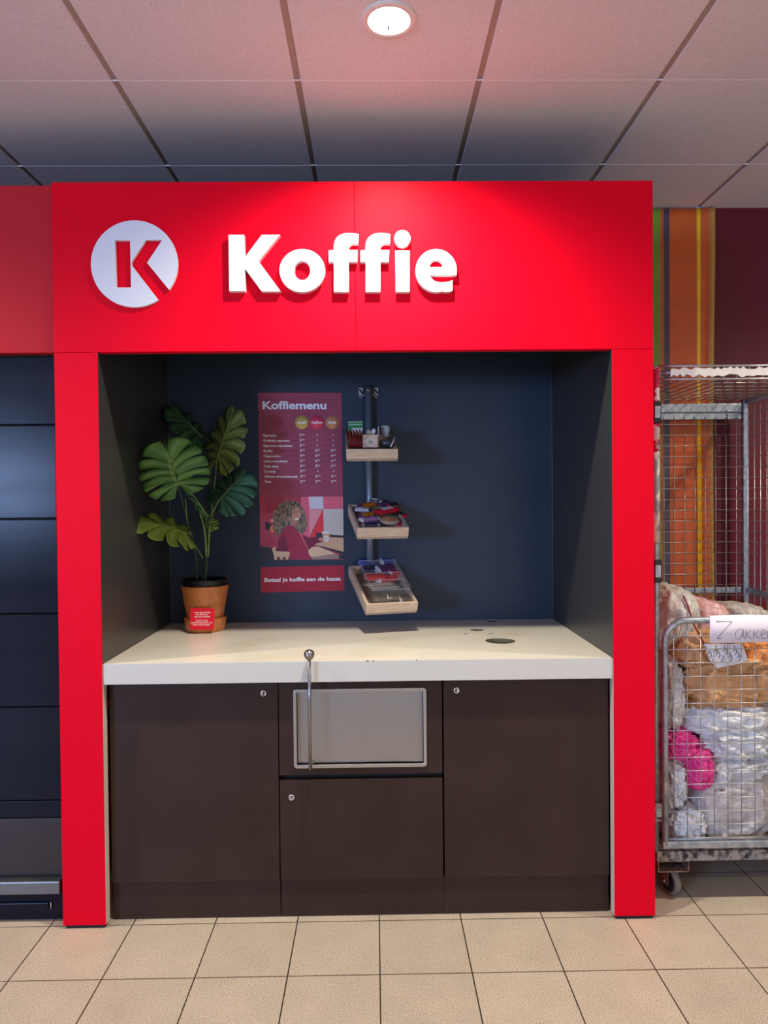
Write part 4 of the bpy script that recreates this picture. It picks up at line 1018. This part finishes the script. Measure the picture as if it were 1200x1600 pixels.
# ------------------------------------------------------------------ the bags
def bagmat(name, c1, c2, rough=.38, sheen=0, tr=0):
    return grain(mat(name, c1, rough, spec=.5), c1, c2, 16, 5, lo=.3, hi=.7, bump=.9, bdist=.02)
bm_white = bagmat('white_plastic', (.66, .66, .66), (.80, .80, .79)); bm_grey = bagmat('grey_white_plastic', (.50, .50, .51), (.68, .68, .68))
bm_cream = bagmat('cream_plastic', (.60, .56, .50), (.72, .68, .61)); bm_pink = bagmat('salmon_plastic', (.70, .36, .34), (.80, .50, .46)); bm_mag = bagmat('magenta_plastic', (.72, .03, .22), (.85, .07, .32))
bm_kraft = bagmat('kraft_paper', (.50, .25, .10), (.66, .36, .16), .6); bm_orange = bagmat('orange_kraft', (.62, .22, .06), (.72, .30, .10), .6); bm_trans = bagmat('translucent_plastic', (.46, .42, .42), (.58, .54, .53), .3)
bm_dark = bagmat('dark_plastic', (.05, .045, .05), (.09, .08, .09))
_CA = 1.35
def crumple(name, c, r, m, label, cat='bag', group='bags in the cage', seed=0, amp=.12, rot=(0, 0, 0), pw=.75, fr=2.6, neck=False, sub=5, parent=None):
    """crumpled plastic or paper bag: a boxy blob creased by ridged noise, seated between its neighbours"""
    t = bmesh.new(); bmesh.ops.create_icosphere(t, subdivisions=sub, radius=1)
    R3 = Euler(rot).to_matrix(); off = Vector((seed * 3.17, seed * 1.9, -seed * 2.3))
    for v in t.verts:
        d = v.co.normalized()
        p = Vector([math.copysign(abs(a) ** pw, a) for a in d]); k = 1.0
        q_ = d * fr + off
        rid = 0; a_ = 1; 
        for o_ in range(4):
            nz_ = noise.noise(q_); rid += a_ * (1 - 2 * abs(nz_) ** .8) ; q_ = q_ * 2.05 + Vector((5.1, 1.3, 2.7)); a_ *= .55
        k += amp * _CA * (rid - .9) * .5
        if neck and d.z > .55: k *= 1 + (d.z - .55) * .7; p.x *= 1 - (d.z - .55) * 1.6; p.y *= 1 - (d.z - .55) * 1.6
        p = Vector((p.x * r[0], p.y * r[1], p.z * r[2])) * k
        v.co = R3 @ p + Vector(c)
    mb = MB(); mb.absorb(t, m, True)
    # clip inside the cage
    for v in mb.bm.verts:
        v.co.y = min(max(v.co.y, GY0 + .004), GY1 - .03); v.co.z = max(v.co.z, DZ1 + .004); v.co.x = min(max(v.co.x, GX0 + .008), GX1 - .02)
    o = mb.build(name, parent)
    if parent is None: tag(o, label, cat, group)
    return o
def pr(x0, y0, x1, y1, yc):
    a, b_ = W(x0, y0, 1, yc), W(x1, y1, 1, yc); return ((a.x + b_.x) / 2, yc, (a.z + b_.z) / 2), (abs(b_.x - a.x) / 2, abs(a.z - b_.z) / 2)
def bag(name, box, yc, dy, m, label, **k):
    c, (rx, rz) = pr(*box, yc - dy * .6); c = (c[0], yc, c[2]); return crumple(name, c, (rx * 1.0, dy, rz * 1.0), m, label, **k)
bag('plastic_bag', (1040, 1262, 1104, 1318), .24, .11, bm_white, 'small crumpled white bag on the cage deck in the lower left corner', seed=1, amp=.28, fr=3.2)
tb = bag('plastic_bag', (1080, 1194, 1204, 1318), .31, .17, bm_trans, 'large translucent grey bag standing on the deck with small black print', seed=2, amp=.12, pw=.55, fr=2.2)
mb = MB(); gs = crop(1, 0, 0, .112); 
put_text(mb, lambda x, y, d=0: gs(x, y, 0), 'GTEMO', 1117, 1134, 1237, 4.5, ink, .01, dy=0)
put_text(mb, lambda x, y, d=0: gs(x, y, 0), 'recycling bag', 1133, 1154, 1287, 2.5, ink, .005, dy=0) if False else None
mb.build('bag_print', tb)
bag('plastic_bag', (1034, 1180, 1072, 1264), .26, .12, bm_white, 'white crumpled bag on the left under the magenta bag', seed=3, amp=.30, fr=3.2)
bag('dark_bag', (1052, 1230, 1100, 1290), .44, .10, bm_dark, 'dark bag in the gap behind the white bags at the lower left', seed=4, amp=.15)
bag('plastic_bag', (1085, 1168, 1210, 1228), .32, .18, bm_grey, 'pale bag lying flat on top of the translucent bag', seed=5, amp=.22, rot=(0, -.14, 0))
mg = bag('plastic_bag', (1030, 1142, 1092, 1190), .23, .10, bm_mag, 'bright magenta plastic bag bulging against the gate on the left', seed=6, amp=.26, fr=2.8)
c, (rx, rz) = pr(1070, 1168, 1117, 1236, .16); crumple('hanging_lobe', (c[0], .21, c[2]), (rx, .085, rz), bm_mag, None, seed=7, amp=.26, fr=3.0, parent=mg)
bag('plastic_bag', (1092, 1128, 1212, 1186), .30, .17, bm_white, 'white crumpled bag in the middle of the pile, above the flat pale bag', seed=8, amp=.26, fr=3)
bag('plastic_bag', (1058, 1092, 1212, 1150), .34, .20, bm_white, 'wide white bag directly under the brown paper bag', seed=9, amp=.20)
bag('plastic_bag', (1030, 1025, 1068, 1150), .30, .15, bm_cream, 'greyish cream bag squeezed upright along the left side of the cage', seed=10, amp=.22, fr=3)
bag('paper_bag', (1062, 1028, 1215, 1106), .31, .17, bm_kraft, 'crumpled brown paper bag lying in the middle of the pile', seed=11, amp=.24, pw=.6, fr=2.0)
pbg = bag('paper_bag', (1048, 984, 1160, 1046), .34, .19, bm_kraft, 'upper brown paper bag with black lettering behind the notice', seed=12, amp=.14, pw=.6)
bag('paper_bag', (1148, 985, 1225, 1060), .36, .17, bm_orange, 'orange brown paper bag behind the right part of the notice', seed=13, amp=.2, pw=.6)
bag('plastic_bag', (1018, 918, 1092, 1030), .40, .20, bm_cream, 'big cream sack at the top left of the pile', seed=14, amp=.10, pw=.8, rot=(0, .35, 0))
bag('plastic_bag', (1072, 938, 1142, 1010), .42, .15, bm_pink, 'salmon pink bag beside the cream sack at the top of the pile', seed=15, amp=.12, rot=(0, .3, 0))
bag('plastic_bag', (1118, 948, 1215, 1010), .48, .16, bm_cream, 'low cream bag behind the top edge of the notice', seed=16, amp=.14)
# white printed panel on the upper paper bag
mb = MB(); pn = [W(x, y, 1, .118) for x, y in ((1100, 1006), (1160, 1006), (1168, 1030), (1160, 1036), (1120, 1044), (1108, 1030))]
slab(mb, pn, .1175, .119, plain('bag_label', (.72, .70, .72), .6)); lb = mb.build('printed_panel', pbg)
mb = MB(); rnd = random.Random(3)
for k in range(16):
    x = 1103 + k * 3.6 + rnd.uniform(-1, 1); y = 1009 + (k % 4) * 5
    p = [W(x, y, 1, .1165), W(x + 1.6, y + 5, 1, .1165), W(x - 1.2, y + 9, 1, .1165)]; mb.tube(p, .0012, ink, 5)
mb.build('black_print', lb)
# red cord
p = smooth([W(*q_, 1, y_) for q_, y_ in (((1068, 932), .25), ((1076, 950), .21), ((1084, 975), .16), ((1092, 990), .14), ((1101, 1008), .13))], 6)
mb = MB(); mb.tube(p, .0035, plain('red_cord', (.30, .02, .02), .5), 8); tag(mb.build('red_strap'), 'dark red cord running down beside the cream sack', 'cord')
